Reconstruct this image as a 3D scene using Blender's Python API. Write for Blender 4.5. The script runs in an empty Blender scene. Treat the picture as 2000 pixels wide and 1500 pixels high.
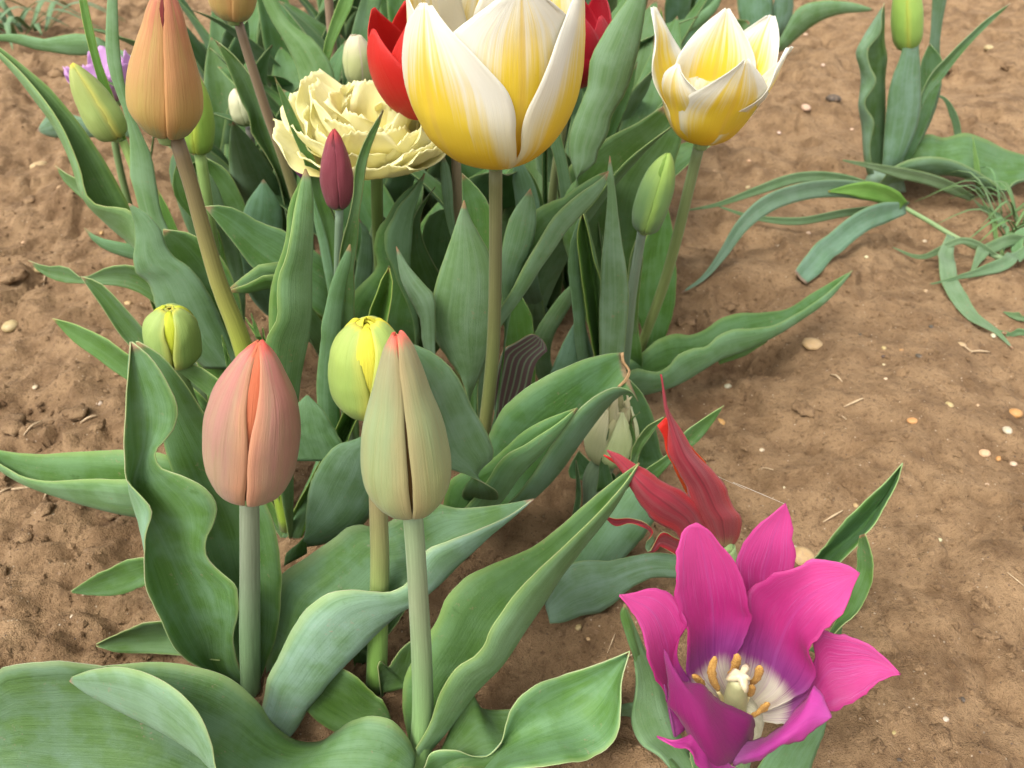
import bpy, math, random
import numpy as np
from mathutils import Vector

rng = np.random.default_rng(7)
random.seed(7)
scene = bpy.context.scene
COL = scene.collection

# ------------------------------------------------------------------ camera
CAMH, PITCH, FPX = 0.42, math.radians(38.0), 1600.0     # height (m), tilt, focal length in 2000-px picture widths
CAM = np.array([0.0, 0.0, CAMH])
cd = bpy.data.cameras.new('camera')
cam = bpy.data.objects.new('camera', cd)
COL.objects.link(cam)
cam.location = CAM
cam.rotation_euler = (math.pi / 2 - PITCH, 0, 0)
cd.sensor_width = 36.0
cd.lens = 36.0 * FPX / 2000.0
cd.clip_start = 0.01
cd.clip_end = 400.0
cd.dof.use_dof = True
cd.dof.focus_distance = 0.36
cd.dof.aperture_fstop = 19.0
scene.camera = cam

# ------------------------------------------------------------------ sky and light (bright overcast day)
SUN_EL, SUN_AZ = math.radians(58), math.radians(228)     # azimuth measured from +Y towards +X
w = bpy.data.worlds.new('World')
scene.world = w
w.use_nodes = True
nt = w.node_tree
nt.nodes.clear()
sky = nt.nodes.new('ShaderNodeTexSky')
sky.sky_type = 'NISHITA'
sky.sun_disc = False
sky.sun_elevation = SUN_EL
sky.sun_rotation = SUN_AZ
sky.dust_density = 3.0
hs = nt.nodes.new('ShaderNodeHueSaturation')
hs.inputs['Saturation'].default_value = 0.08
bg = nt.nodes.new('ShaderNodeBackground')
bg.inputs['Strength'].default_value = 0.15
ow = nt.nodes.new('ShaderNodeOutputWorld')
nt.links.new(sky.outputs[0], hs.inputs['Color'])
nt.links.new(hs.outputs[0], bg.inputs['Color'])
nt.links.new(bg.outputs[0], ow.inputs['Surface'])
sd = bpy.data.lights.new('sun', 'SUN')
sd.energy = 1.5
sd.angle = math.radians(26)
sd.color = (1.0, 0.955, 0.88)
sun = bpy.data.objects.new('sun', sd)
COL.objects.link(sun)
sdir = Vector((math.sin(SUN_AZ) * math.cos(SUN_EL), math.cos(SUN_AZ) * math.cos(SUN_EL), math.sin(SUN_EL)))
sun.rotation_euler = sdir.to_track_quat('Z', 'Y').to_euler()
sun.location = (0, 0, 5)
vs = scene.view_settings
vs.view_transform = 'Standard'
vs.look = 'None'
vs.gamma = 1.0
vs.use_curve_mapping = False
vs.exposure = 1.30
scene.cycles.use_denoising = True
scene.cycles.max_bounces = 6
scene.cycles.transmission_bounces = 6
scene.cycles.sample_clamp_indirect = 6.0

# ------------------------------------------------------------------ geometry helpers
def ray(x, y):
    dx, dy = (x - 1000.0) / FPX, (750.0 - y) / FPX
    c, s = math.cos(PITCH), math.sin(PITCH)
    return np.array([dx, c + s * dy, -s + c * dy])

def at(x, y, Y):            # the point of picture column x, row y standing Y metres in front of the camera's foot
    d = ray(x, y)
    return CAM + d * (Y / d[1])

def at_t(x, y, t):          # the same by depth along the view axis
    return CAM + ray(x, y) * t

def hash2(ix, iy, seed):
    n = (ix * 374761393 + iy * 668265263 + seed * 974634777) & 0xFFFFFFFF
    n = ((n ^ (n >> 13)) * 1274126177) & 0xFFFFFFFF
    return ((n ^ (n >> 16)) & 0xFFFF) / 65535.0

def vnoise(x, y, seed=0):
    x = np.asarray(x, float); y = np.asarray(y, float)
    ix = np.floor(x).astype(np.int64); iy = np.floor(y).astype(np.int64)
    fx = x - ix; fy = y - iy
    fx = fx * fx * fx * (fx * (fx * 6 - 15) + 10); fy = fy * fy * fy * (fy * (fy * 6 - 15) + 10)
    a = hash2(ix, iy, seed); b = hash2(ix + 1, iy, seed); c = hash2(ix, iy + 1, seed); d = hash2(ix + 1, iy + 1, seed)
    return (a + (b - a) * fx) * (1 - fy) + (c + (d - c) * fx) * fy - 0.5

def fbm(x, y, oct=4, seed=0, gain=0.5):
    s = 0; a = 1.0
    for k in range(oct):
        ang = 0.6 * k + 0.3
        xr = x * math.cos(ang) - y * math.sin(ang); yr = x * math.sin(ang) + y * math.cos(ang)
        s = s + a * vnoise(xr * 2 ** k + 17.3 * k, yr * 2 ** k - 9.1 * k, seed + k)
        a *= gain
    return s

def sstep(a, b, x):
    t = np.clip((x - a) / (b - a), 0, 1)
    return t * t * (3 - 2 * t)

def spline(P, n):
    """chord-length cubic through the points, n samples"""
    P = np.asarray(P, float)
    if len(P) == 2:
        t = np.linspace(0, 1, n)[:, None]
        return P[0] * (1 - t) + P[1] * t
    d = np.linalg.norm(np.diff(P, axis=0), axis=1) + 1e-7
    s = np.concatenate([[0], np.cumsum(d)])
    m = np.zeros_like(P)
    m[1:-1] = ((P[1:-1] - P[:-2]) / d[:-1, None] * d[1:, None] + (P[2:] - P[1:-1]) / d[1:, None] * d[:-1, None]) / (d[:-1] + d[1:])[:, None]
    m[0] = (P[1] - P[0]) / d[0]; m[-1] = (P[-1] - P[-2]) / d[-1]
    q = np.linspace(0, s[-1], n)
    i = np.clip(np.searchsorted(s, q, side='right') - 1, 0, len(d) - 1)
    h = d[i][:, None]; t = ((q - s[i]) / d[i])[:, None]
    return ((2 * t**3 - 3 * t**2 + 1) * P[i] + (t**3 - 2 * t**2 + t) * h * m[i] + (-2 * t**3 + 3 * t**2) * P[i + 1] + (t**3 - t**2) * h * m[i + 1])

def link(name, me, mats, parent, origin, props=None):
    for m in mats:
        me.materials.append(m)
    o = bpy.data.objects.new(name, me)
    COL.objects.link(o)
    if parent is not None:
        o.parent = parent
    return o

def tag(o, label=None, cat=None, group=None, kind=None):
    if label: o['label'] = label
    if cat: o['category'] = cat
    if group: o['group'] = group
    if kind: o['kind'] = kind
    return o

ORIGIN = {}
def thing(name, base, label, cat, group=None):
    o = bpy.data.objects.new(name, None)
    COL.objects.link(o)
    o.empty_display_size = 0.02
    o.location = base
    ORIGIN[o.name] = np.array(base, float)
    tag(o, label, cat, group)
    return o

def org(parent):
    if parent is None:
        return np.zeros(3)
    p = parent
    while p.parent is not None:
        p = p.parent
    return ORIGIN[p.name]

def raw_mesh(name, V, F, mats, parent, fm=None, uv=None, col=None, smooth=True):
    V = np.asarray(V, float) - org(parent)
    me = bpy.data.meshes.new(name)
    me.from_pydata(V.tolist(), [], [list(map(int, f)) for f in F])
    if smooth:
        me.polygons.foreach_set('use_smooth', [True] * len(me.polygons))
    if fm is not None:
        me.polygons.foreach_set('material_index', np.asarray(fm, np.int32))
    if uv is not None:
        L = me.uv_layers.new(name='UVMap')
        li = np.zeros(len(me.loops), np.int32)
        me.loops.foreach_get('vertex_index', li)
        L.data.foreach_set('uv', np.asarray(uv, np.float32)[li].ravel())
    if col is not None:
        c = me.color_attributes.new('Col', 'FLOAT_COLOR', 'POINT')
        cc = np.ones((len(V), 4), np.float32); cc[:, :3] = col
        c.data.foreach_set('color', cc.ravel())
    me.update()
    return link(name, me, mats, parent, None)

def grid_normals(G):
    du = np.gradient(G, axis=1); dv = np.gradient(G, axis=0)
    N = np.cross(du, dv)
    l = np.linalg.norm(N, axis=2, keepdims=True)
    good = (l[..., 0] > 1e-10)
    N = N / np.maximum(l, 1e-12)
    for r in range(G.shape[0]):              # tips: borrow the neighbour row's normal
        if not good[r].all():
            rr = r - 1 if r > 0 else r + 1
            N[r][~good[r]] = N[rr][~good[r]]
    return N

def sheet(name, G, thick, mats, parent, color=(1, 1, 1), adax=None):
    """closed thin shell over a grid of points (rows along the blade, columns across)"""
    nr, nc = G.shape[:2]
    N = grid_normals(G)
    if adax is not None and np.sum(N * adax) < 0:        # make the grid's normal point out of the inner (upper) face
        G = G[:, ::-1]; N = grid_normals(G)
    u = np.linspace(0, 1, nc)
    th = thick * (0.45 + 0.55 * np.sqrt(np.clip(1 - (2 * u - 1) ** 2, 0, 1)))[None, :, None] * 0.5
    V = np.concatenate([(G + N * th).reshape(-1, 3), (G - N * th).reshape(-1, 3)])
    UV = np.stack(np.meshgrid(u, np.linspace(0, 1, nr)), axis=-1).reshape(-1, 2)
    UV = np.concatenate([UV, UV])
    idx = np.arange(nr * nc).reshape(nr, nc)
    a, b, c, d = idx[:-1, :-1].ravel(), idx[:-1, 1:].ravel(), idx[1:, 1:].ravel(), idx[1:, :-1].ravel()
    top = np.stack([a, b, c, d], 1); K = nr * nc
    bot = np.stack([d, c, b, a], 1) + K
    loop = np.concatenate([idx[0, :], idx[1:, -1], idx[-1, -2::-1], idx[-2:0:-1, 0]])
    l2 = np.roll(loop, -1)
    rim = np.stack([loop, loop + K, l2 + K, l2], 1)
    F = np.concatenate([top, bot, rim])
    fm = np.concatenate([np.zeros(len(top)), np.ones(len(bot)), np.full(len(rim), 2)]).astype(np.int32)
    ms = mats if len(mats) == 3 else [mats[0], mats[0], mats[0]]
    o = raw_mesh(name, V, F, ms, parent, fm, UV)
    o.color = (*color, 1.0)
    return o

def rail(pts, Ys, mode='Y'):
    p = np.asarray(pts, float)
    d = np.concatenate([[0], np.cumsum(np.linalg.norm(np.diff(p, axis=0), axis=1))])
    Y = np.interp(d / d[-1], np.linspace(0, 1, len(Ys)), Ys)
    f = at if mode == 'Y' else at_t
    return np.array([f(a, b, y) for (a, b), y in zip(p, Y)])

def blade_grid(A, B, YA, YB=None, M=None, YM=None, bulge=0.16, n=34, m=11, mode='Y', wave=None, root=None, rootw=0.006):
    YB = YB or YA
    RA, RB = rail(A, YA, mode), rail(B, YB, mode)
    RM = None
    if M is not None:
        RM = rail(M, YM or YA, mode)
    tip_first = np.linalg.norm(RA[0] - RB[0]) < np.linalg.norm(RA[-1] - RB[-1])
    if tip_first:
        RA, RB = RA[::-1], RB[::-1]
        RM = RM[::-1] if RM is not None else None
    if root is not None:
        lat = RB[0] - RA[0]; lat = lat / (np.linalg.norm(lat) + 1e-9) * rootw
        r = np.asarray(root, float)
        RA = np.concatenate([[r - lat], RA]); RB = np.concatenate([[r + lat], RB])
        if RM is not None:
            RM = np.concatenate([[r], RM])
    SA, SB = spline(RA, n), spline(RB, n)
    if RM is not None:
        SM = spline(RM, n)
    else:
        mid = (SA + SB) / 2
        wd = np.linalg.norm(SB - SA, axis=1, keepdims=True)
        vd = mid - CAM; vd /= np.linalg.norm(vd, axis=1, keepdims=True)
        SM = mid + vd * wd * bulge
    u = np.linspace(0, 1, m)[None, :, None]
    L0 = 2 * (u - .5) * (u - 1); L1 = -4 * u * (u - 1); L2 = 2 * u * (u - .5)
    G = SA[:, None] * L0 + SM[:, None] * L1 + SB[:, None] * L2
    adax = (SA + SB)[:, None] / 2 - SM[:, None]
    adax = np.repeat(adax, m, axis=1)
    if wave:
        N = grid_normals(G)
        v = np.linspace(0, 1, n)[:, None]
        uu = np.linspace(-1, 1, m)[None, :]
        ph = wave[2] if len(wave) > 2 else 0.0
        off = wave[0] * np.sin(v * wave[1] * 2 * math.pi + ph + uu * 0.9) * np.abs(uu) ** 2 * np.sign(uu) * np.sin(v * math.pi) ** 0.7
        G = G + N * off[..., None]
    lat = SB - SA; lat = lat / (np.linalg.norm(lat, axis=1, keepdims=True) + 1e-9)
    vq = np.linspace(0, 1, n); jj = int(rng.integers(1, 9999))
    je = (fbm(vq * 22, vq * 0 + .5, 3, jj), fbm(vq * 22, vq * 0 + 7.5, 3, jj))
    uq = np.linspace(-1, 1, m)
    wq = np.linalg.norm(SB - SA, axis=1)
    amp = (0.0016 if mode == 'T' else 0.0008) * np.minimum(1, wq / 0.01) * np.sin(np.pi * vq) ** .5
    G = G + lat[:, None] * ((amp * je[0])[:, None] * np.where(uq < 0, np.abs(uq) ** 5, 0)[None] + (amp * je[1])[:, None] * np.where(uq > 0, np.abs(uq) ** 5, 0)[None])[..., None]
    # the blade's own slight unevenness
    N = grid_normals(G)
    v = np.linspace(0, 1, n)[:, None] * np.ones((1, m)); uu = np.linspace(0, 1, m)[None, :] * np.ones((n, 1))
    sd_ = int(rng.integers(1, 9999))
    G = G + N * (0.0011 * fbm(v * 5 + 3, uu * 2.2 + 1, 3, sd_) * np.sin(np.pi * np.clip(v, 0, 1)))[..., None]
    return G, adax

# ------------------------------------------------------------------ materials
def new_mat(name):
    m = bpy.data.materials.new(name)
    m.use_nodes = True
    t = m.node_tree
    t.nodes.clear()
    return m, t

class NB:
    """tiny node-building helper"""
    def __init__(s, t): s.t = t
    def n(s, kind, **kw):
        x = s.t.nodes.new(kind)
        for k, v in kw.items():
            setattr(x, k, v)
        return x
    def val(s, sock, v):
        if hasattr(v, 'is_output'): s.t.links.new(v, sock)
        elif v is not None: sock.default_value = v
    def math(s, op, a, b=None, c=None, clamp=False):
        x = s.n('ShaderNodeMath', operation=op, use_clamp=clamp)
        s.val(x.inputs[0], a)
        if b is not None: s.val(x.inputs[1], b)
        if c is not None: s.val(x.inputs[2], c)
        return x.outputs[0]
    def ramp(s, v, a, b, to0=0.0, to1=1.0):
        x = s.n('ShaderNodeMapRange', interpolation_type='SMOOTHSTEP')
        s.val(x.inputs['Value'], v)
        for k, q in (('From Min', a), ('From Max', b), ('To Min', to0), ('To Max', to1)):
            s.val(x.inputs[k], q)
        return x.outputs[0]
    def mix(s, f, a, b, mode='MIX'):
        x = s.n('ShaderNodeMix', data_type='RGBA', blend_type=mode)
        s.val(x.inputs[0], f)
        s.val(x.inputs[6], (*a, 1) if isinstance(a, tuple) else a)
        s.val(x.inputs[7], (*b, 1) if isinstance(b, tuple) else b)
        return x.outputs[2]
    def uv(s):
        x = s.n('ShaderNodeUVMap', uv_map='UVMap')
        y = s.n('ShaderNodeSeparateXYZ')
        s.t.links.new(x.outputs[0], y.inputs[0])
        return y.outputs[0], y.outputs[1]
    def vec(s, x, y, z=0.0):
        c = s.n('ShaderNodeCombineXYZ')
        s.val(c.inputs[0], x); s.val(c.inputs[1], y); s.val(c.inputs[2], z)
        return c.outputs[0]
    def noise(s, vec, scale, detail=2.0, rough=0.5, out=0):
        x = s.n('ShaderNodeTexNoise')
        s.val(x.inputs['Vector'], vec); s.val(x.inputs['Scale'], scale)
        x.inputs['Detail'].default_value = detail; x.inputs['Roughness'].default_value = rough
        return x.outputs[out]
    def finish(s, color, rough=0.5, transl=0.0, tcolor=None, bump=None, bstr=0.3, bdist=0.0005, sheen=0.0, spec=0.5):
        p = s.n('ShaderNodeBsdfPrincipled')
        s.val(p.inputs['Base Color'], (*color, 1) if isinstance(color, tuple) else color)
        s.val(p.inputs['Roughness'], rough)
        p.inputs['Specular IOR Level'].default_value = spec
        if sheen:
            p.inputs['Sheen Weight'].default_value = sheen * 0.35
            p.inputs['Sheen Roughness'].default_value = 0.45
        if bump is not None:
            b = s.n('ShaderNodeBump')
            b.inputs['Strength'].default_value = bstr
            b.inputs['Distance'].default_value = bdist
            s.val(b.inputs['Height'], bump)
            s.t.links.new(b.outputs[0], p.inputs['Normal'])
        out = s.n('ShaderNodeOutputMaterial')
        if transl > 0:
            tr = s.n('ShaderNodeBsdfTranslucent')
            tc = tcolor if tcolor is not None else color
            s.val(tr.inputs['Color'], (*tc, 1) if isinstance(tc, tuple) else tc)
            mx = s.n('ShaderNodeMixShader')
            mx.inputs[0].default_value = transl
            s.t.links.new(p.outputs[0], mx.inputs[1]); s.t.links.new(tr.outputs[0], mx.inputs[2])
            s.t.links.new(mx.outputs[0], out.inputs[0])
        else:
            s.t.links.new(p.outputs[0], out.inputs[0])

def obj_info(b):
    oi = b.n('ShaderNodeObjectInfo')
    return oi.outputs['Color'], oi.outputs['Random']

def leaf_mat(name, c_dark, c_light, c_bloom, transl, sheen, rough):
    m, t = new_mat(name)
    b = NB(t)
    u, v = b.uv()
    oc, rnd = obj_info(b)
    tc = b.n('ShaderNodeTexCoord').outputs['Object']
    seed = b.math('MULTIPLY', rnd, 37.0)
    veins = b.noise(b.vec(b.math('MULTIPLY', u, 30.0), b.math('MULTIPLY', v, 3.2), seed), 1.0, 6.0, 0.72)
    broad = b.noise(b.vec(b.math('MULTIPLY', u, 7.0), b.math('MULTIPLY', v, 3.0), seed), 1.0, 2.0, 0.5)
    blot = b.noise(tc, 55.0, 4.0, 0.6)
    fine = b.noise(tc, 900.0, 2.0, 0.6)
    base = b.mix(b.ramp(veins, 0.36, 0.66), c_dark, c_light)
    base = b.mix(b.math('MULTIPLY', b.ramp(blot, 0.36, 0.68), 0.55), base, c_bloom)
    base = b.mix(b.math('MULTIPLY', b.ramp(broad, 0.42, 0.72), 0.45), base, c_bloom)
    thin = b.noise(b.vec(b.math('MULTIPLY', u, 130.0), b.math('MULTIPLY', v, 1.6), seed), 1.0, 3.0, 0.7)
    base = b.mix(b.math('MULTIPLY', b.ramp(thin, 0.46, 0.66), 0.5), base, b.mix(1.0, base, (0.70, 0.76, 0.66), 'MULTIPLY'))
    # small scuffs where the wax is rubbed off
    sc = b.noise(b.vec(b.math('MULTIPLY', u, 9.0), b.math('MULTIPLY', v, 22.0), seed), 1.0, 4.0, 0.7)
    base = b.mix(b.math('MULTIPLY', b.ramp(sc, 0.63, 0.76), 0.55), base, tuple(x * 0.72 for x in c_dark))
    # pale margin and reddish tip, faint brown specks
    e = b.math('ABSOLUTE', b.math('SUBTRACT', b.math('MULTIPLY', u, 2.0), 1.0))
    marg = b.noise(b.vec(b.math('MULTIPLY', v, 14.0), seed, 0.0), 1.0, 2.0)
    base = b.mix(b.math('MULTIPLY', b.ramp(b.math('ADD', e, b.math('MULTIPLY', marg, 0.05)), 0.94, 1.02), 0.55), base, (0.22, 0.30, 0.09))
    base = b.mix(b.math('MULTIPLY', b.ramp(v, 0.972, 0.998), 0.75), base, (0.28, 0.10, 0.08))
    spk = b.noise(tc, 420.0, 3.0, 0.6)
    pat = b.noise(tc, 38.0, 2.0, 0.5)
    dust = b.math('MULTIPLY', b.ramp(spk, 0.60, 0.72), b.ramp(pat, 0.50, 0.66))
    base = b.mix(b.math('MULTIPLY', dust, 0.6), base, (0.26, 0.19, 0.11))
    dry = b.math('SUBTRACT', b.math('ADD', v, b.math('MULTIPLY', spk, 0.05)), 0.0)
    base = b.mix(b.math('MULTIPLY', b.ramp(dry, 1.005, 1.02), 0.8), base, (0.30, 0.19, 0.09))
    base = b.mix(1.0, base, oc, 'MULTIPLY')
    tcol = b.mix(1.0, base, (1.25, 1.35, 0.55), 'MULTIPLY')
    rg = b.ramp(blot, 0.3, 0.7, rough - 0.07, rough + 0.1)
    bh = b.math('ADD', b.math('MULTIPLY', veins, 0.9), b.math('ADD', b.math('MULTIPLY', fine, 0.6), b.math('MULTIPLY', thin, 0.8)))
    b.finish(base, rg, transl, tcol, bh, 0.6, 0.0005, sheen, 0.32)
    return m

LEAF_IN = leaf_mat('leaf_inner', (0.070, 0.148, 0.026), (0.094, 0.184, 0.040), (0.142, 0.240, 0.118), 0.30, 0.08, 0.54)
LEAF_OUT = leaf_mat('leaf_outer', (0.098, 0.182, 0.064), (0.128, 0.220, 0.090), (0.195, 0.296, 0.185), 0.22, 0.12, 0.58)

def plain(name, color, rough=0.5, transl=0.0, sheen=0.0, nscale=0, c2=None, bstr=0.3, bdist=0.0005, spec=0.5, usecol=False):
    m, t = new_mat(name)
    b = NB(t)
    c = color
    h = None
    if nscale:
        tc = b.n('ShaderNodeTexCoord').outputs['Object']
        h = b.noise(tc, nscale, 4.0, 0.6)
        c = b.mix(b.ramp(h, 0.35, 0.68), color, c2 or color)
    if usecol:
        oc, _ = obj_info(b)
        c = b.mix(1.0, c if not isinstance(c, tuple) else c, oc, 'MULTIPLY')
    b.finish(c, rough, transl, None, h, bstr, bdist, sheen, spec)
    return m

RIM = plain('leaf_margin', (0.27, 0.35, 0.12), 0.5, 0.25, 0.2, 90, (0.30, 0.30, 0.14), usecol=True)
LEAFM = [LEAF_IN, LEAF_OUT, RIM]
DRY = plain('dry_leaf_edge', (0.42, 0.27, 0.12), 0.7, 0.2, 0, 200, (0.28, 0.16, 0.07))

def stem_mat():
    m, t = new_mat('stem')
    b = NB(t)
    a = b.n('ShaderNodeVertexColor', layer_name='Col').outputs[0]
    u, v = b.uv()
    st = b.noise(b.vec(b.math('MULTIPLY', u, 26.0), b.math('MULTIPLY', v, 5.0)), 1.0, 3.0, 0.6)
    tc = b.n('ShaderNodeTexCoord').outputs['Object']
    fz = b.noise(tc, 1400.0, 2.0, 0.6)
    c = b.mix(b.ramp(st, 0.3, 0.75), b.mix(1.0, a, (0.82, 0.84, 0.80), 'MULTIPLY'), b.mix(1.0, a, (1.16, 1.16, 1.2), 'MULTIPLY'))
    b.finish(c, 0.55, 0.10, None, b.math('ADD', st, fz), 0.4, 0.0003, 0.22, 0.4)
    return m
STEM = stem_mat()

def petal_mat(name, layers, transl=0.35, rough=0.45, vein=0.35, sheen=0.1, vein_c=None, edge=None, tip=None, flame=None, midrib_or_shade=None, smear=0.16, pale=None, mottle=None):
    """layers: [(v, colour), ...] along the petal from base to tip"""
    m, t = new_mat(name)
    b = NB(t)
    u, v = b.uv()
    oc, rnd = obj_info(b)
    seed = b.math('MULTIPLY', rnd, 23.0)
    streak = b.noise(b.vec(b.math('MULTIPLY', u, 34.0), b.math('MULTIPLY', v, 1.8), seed), 1.0, 4.0, 0.65)
    blot = b.noise(b.vec(b.math('MULTIPLY', u, 4.0), b.math('MULTIPLY', v, 4.0), seed), 1.0, 3.0, 0.6)
    vv = b.math('ADD', v, b.math('MULTIPLY', b.math('SUBTRACT', streak, 0.5), smear))
    c = layers[0][1]
    for (v0, c0), (v1, c1) in zip(layers[:-1], layers[1:]):
        c = b.mix(b.ramp(vv, v0, v1), c, c1)
    e = b.math('ABSOLUTE', b.math('SUBTRACT', b.math('MULTIPLY', u, 2.0), 1.0))
    if mottle:
        mt = b.noise(b.vec(b.math('MULTIPLY', u, 5.0), b.math('MULTIPLY', v, 1.1), seed), 1.0, 5.0, 0.7)
        c = b.mix(b.math('MULTIPLY', b.ramp(mt, 0.40, 0.66), mottle[1]), c, mottle[0])
    if flame:       # tongues of colour rising from the base
        fs = b.noise(b.vec(b.math('MULTIPLY', u, 24.0), b.math('MULTIPLY', v, 0.9), seed), 1.0, 3.0, 0.7)
        fh = b.math('ADD', b.math('SUBTRACT', flame[1], b.math('MULTIPLY', b.math('POWER', e, 2.4), flame[2])), b.math('MULTIPLY', b.math('SUBTRACT', fs, 0.5), 0.75))
        mk = b.ramp(b.math('SUBTRACT', fh, v), -0.14, 0.34)
        c = b.mix(mk, c, b.mix(b.ramp(v, 0.05, 0.55), flame[3], flame[0]))
    if midrib_or_shade:
        wv = b.math('ADD', e, b.math('MULTIPLY', b.math('SUBTRACT', streak, 0.5), 0.05))
        c = b.mix(b.math('MULTIPLY', b.ramp(wv, 0.07, 0.015), midrib_or_shade[1]), c, midrib_or_shade[0])
    if edge:
        c = b.mix(b.math('MULTIPLY', b.ramp(b.math('ADD', e, b.math('MULTIPLY', b.math('SUBTRACT', blot, 0.5), 0.3)), edge[1], edge[2]), edge[3]), c, edge[0])
    if tip:
        c = b.mix(b.math('MULTIPLY', b.ramp(vv, tip[1], 1.0), tip[2]), c, tip[0])
    vc = vein_c or (0.75, 0.75, 0.75)
    c = b.mix(b.math('MULTIPLY', b.ramp(streak, 0.48, 0.72), vein), c, b.mix(1.0, c, vc, 'MULTIPLY'))
    c = b.mix(b.math('MULTIPLY', b.ramp(blot, 0.5, 0.75), 0.3), c, b.mix(1.0, c, (1.18, 1.15, 1.12), 'MULTIPLY'))
    fine = b.noise(b.vec(b.math('MULTIPLY', u, 95.0), b.math('MULTIPLY', v, 5.0), seed), 1.0, 4.0, 0.7)
    c = b.mix(b.math('MULTIPLY', b.ramp(fine, 0.52, 0.70), vein * 0.7), c, b.mix(1.0, c, vc, 'MULTIPLY'))
    if pale:
        pl = b.math('MULTIPLY', b.ramp(b.math('ADD', b.math('MULTIPLY', fine, 0.5), b.math('MULTIPLY', streak, 0.5)), 0.50, 0.64), b.ramp(v, 0.35, 0.75))
        c = b.mix(b.math('MULTIPLY', pl, pale[1]), c, pale[0])
    bl = b.noise(b.vec(b.math('MULTIPLY', u, 30.0), b.math('MULTIPLY', v, 60.0), seed), 1.0, 3.0, 0.6)
    c = b.mix(b.math('MULTIPLY', b.ramp(bl, 0.70, 0.78), 0.35), c, b.mix(1.0, c, (0.55, 0.5, 0.45), 'MULTIPLY'))
    c = b.mix(1.0, c, oc, 'MULTIPLY')
    b.finish(c, rough, transl, None, b.math('ADD', streak, b.math('MULTIPLY', fine, 0.6)), 0.55, 0.0006, sheen, 0.35)
    return m

MAGENTA = petal_mat('magenta_petal', [(0.0, (0.52, 0.46, 0.26)), (0.21, (0.56, 0.51, 0.40)), (0.30, (0.22, 0.03, 0.17)), (0.52, (0.38, 0.018, 0.15)), (0.88, (0.60, 0.06, 0.26))],
                    0.36, 0.46, 0.85, 0.12, (0.66, 0.45, 0.72), midrib_or_shade=((0.34, 0.09, 0.32), 0.16), smear=0.07, pale=((0.66, 0.16, 0.42), 0.55))
MAGENTA_OUT = petal_mat('magenta_petal_outside', [(0.0, (0.26, 0.05, 0.16)), (0.3, (0.30, 0.02, 0.15)), (0.7, (0.38, 0.02, 0.17)), (1.0, (0.50, 0.05, 0.26))],
                        0.38, 0.45, 0.4, 0.25, (0.75, 0.6, 0.9))
WHITEYEL = petal_mat('white_yellow_petal', [(0.0, (0.72, 0.56, 0.08)), (0.30, (0.74, 0.69, 0.42)), (0.7, (0.76, 0.74, 0.64))],
                     0.36, 0.45, 0.10, 0.05, (0.96, 0.94, 0.88), flame=((0.76, 0.58, 0.05), 0.92, 0.78, (0.76, 0.48, 0.010)), midrib_or_shade=((0.70, 0.50, 0.08), 0.6))
CREAM = petal_mat('cream_petal', [(0.0, (0.80, 0.66, 0.10)), (0.35, (0.86, 0.77, 0.25)), (0.85, (0.92, 0.88, 0.52))], 0.42, 0.5, 0.12, 0.05, (0.94, 0.93, 0.75))
PINKBUD = petal_mat('pink_bud_petal', [(0.0, (0.34, 0.28, 0.14)), (0.12, (0.36, 0.20, 0.155)), (0.5, (0.37, 0.185, 0.155)), (0.9, (0.42, 0.16, 0.14))], 0.22, 0.5, 0.45, 0.25, (0.72, 0.78, 0.62),
                    edge=((0.56, 0.25, 0.13), 0.55, 1.0, 0.6), tip=((0.70, 0.08, 0.05), 0.90, 0.9), mottle=((0.35, 0.235, 0.15), 0.7))
GREENBUD = petal_mat('green_bud_petal', [(0.0, (0.20, 0.26, 0.11)), (0.2, (0.27, 0.32, 0.13)), (0.6, (0.25, 0.32, 0.15)), (1.0, (0.30, 0.28, 0.15))], 0.22, 0.5, 0.5, 0.25, (0.72, 0.82, 0.6),
                     edge=((0.36, 0.28, 0.13), 0.45, 1.0, 0.6), tip=((0.70, 0.12, 0.08), 0.93, 0.9), mottle=((0.31, 0.29, 0.12), 0.4))
ORANGEBUD = petal_mat('orange_bud_petal', [(0.0, (0.18, 0.22, 0.09)), (0.14, (0.28, 0.26, 0.11)), (0.22, (0.40, 0.27, 0.085)), (0.6, (0.42, 0.22, 0.085)), (1.0, (0.46, 0.145, 0.09))], 0.22, 0.5, 0.4, 0.2, (0.80, 0.78, 0.55),
                      edge=((0.50, 0.24, 0.09), 0.6, 1.0, 0.6), mottle=((0.40, 0.30, 0.09), 0.7))
LIMEBUD = petal_mat('lime_bud_petal', [(0.0, (0.22, 0.31, 0.08)), (0.4, (0.30, 0.40, 0.11)), (1.0, (0.35, 0.41, 0.11))], 0.25, 0.5, 0.4, 0.2, (0.75, 0.85, 0.6),
                    edge=((0.54, 0.49, 0.10), 0.6, 1.0, 0.7), tip=((0.70, 0.55, 0.06), 0.93, 0.8))
PALEBUD = petal_mat('pale_bud_petal', [(0.0, (0.30, 0.36, 0.14)), (0.5, (0.46, 0.50, 0.22)), (1.0, (0.60, 0.55, 0.38))], 0.25, 0.5, 0.4, 0.2, (0.8, 0.85, 0.7), midrib_or_shade=((0.60, 0.50, 0.42), 0.7))
DEEPGREEN = petal_mat('deep_green_bud_petal', [(0.0, (0.10, 0.17, 0.08)), (0.5, (0.14, 0.25, 0.08)), (1.0, (0.24, 0.36, 0.07))], 0.2, 0.5, 0.4, 0.3, (0.8, 0.85, 0.8),
                      edge=((0.26, 0.40, 0.08), 0.5, 1.0, 0.7))
PURPLEBUD = petal_mat('purple_bud_petal', [(0.0, (0.16, 0.12, 0.08)), (0.15, (0.21, 0.05, 0.06)), (0.8, (0.23, 0.04, 0.055)), (1.0, (0.42, 0.04, 0.04))], 0.2, 0.5, 0.35, 0.3, (0.75, 0.7, 0.9))
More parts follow.
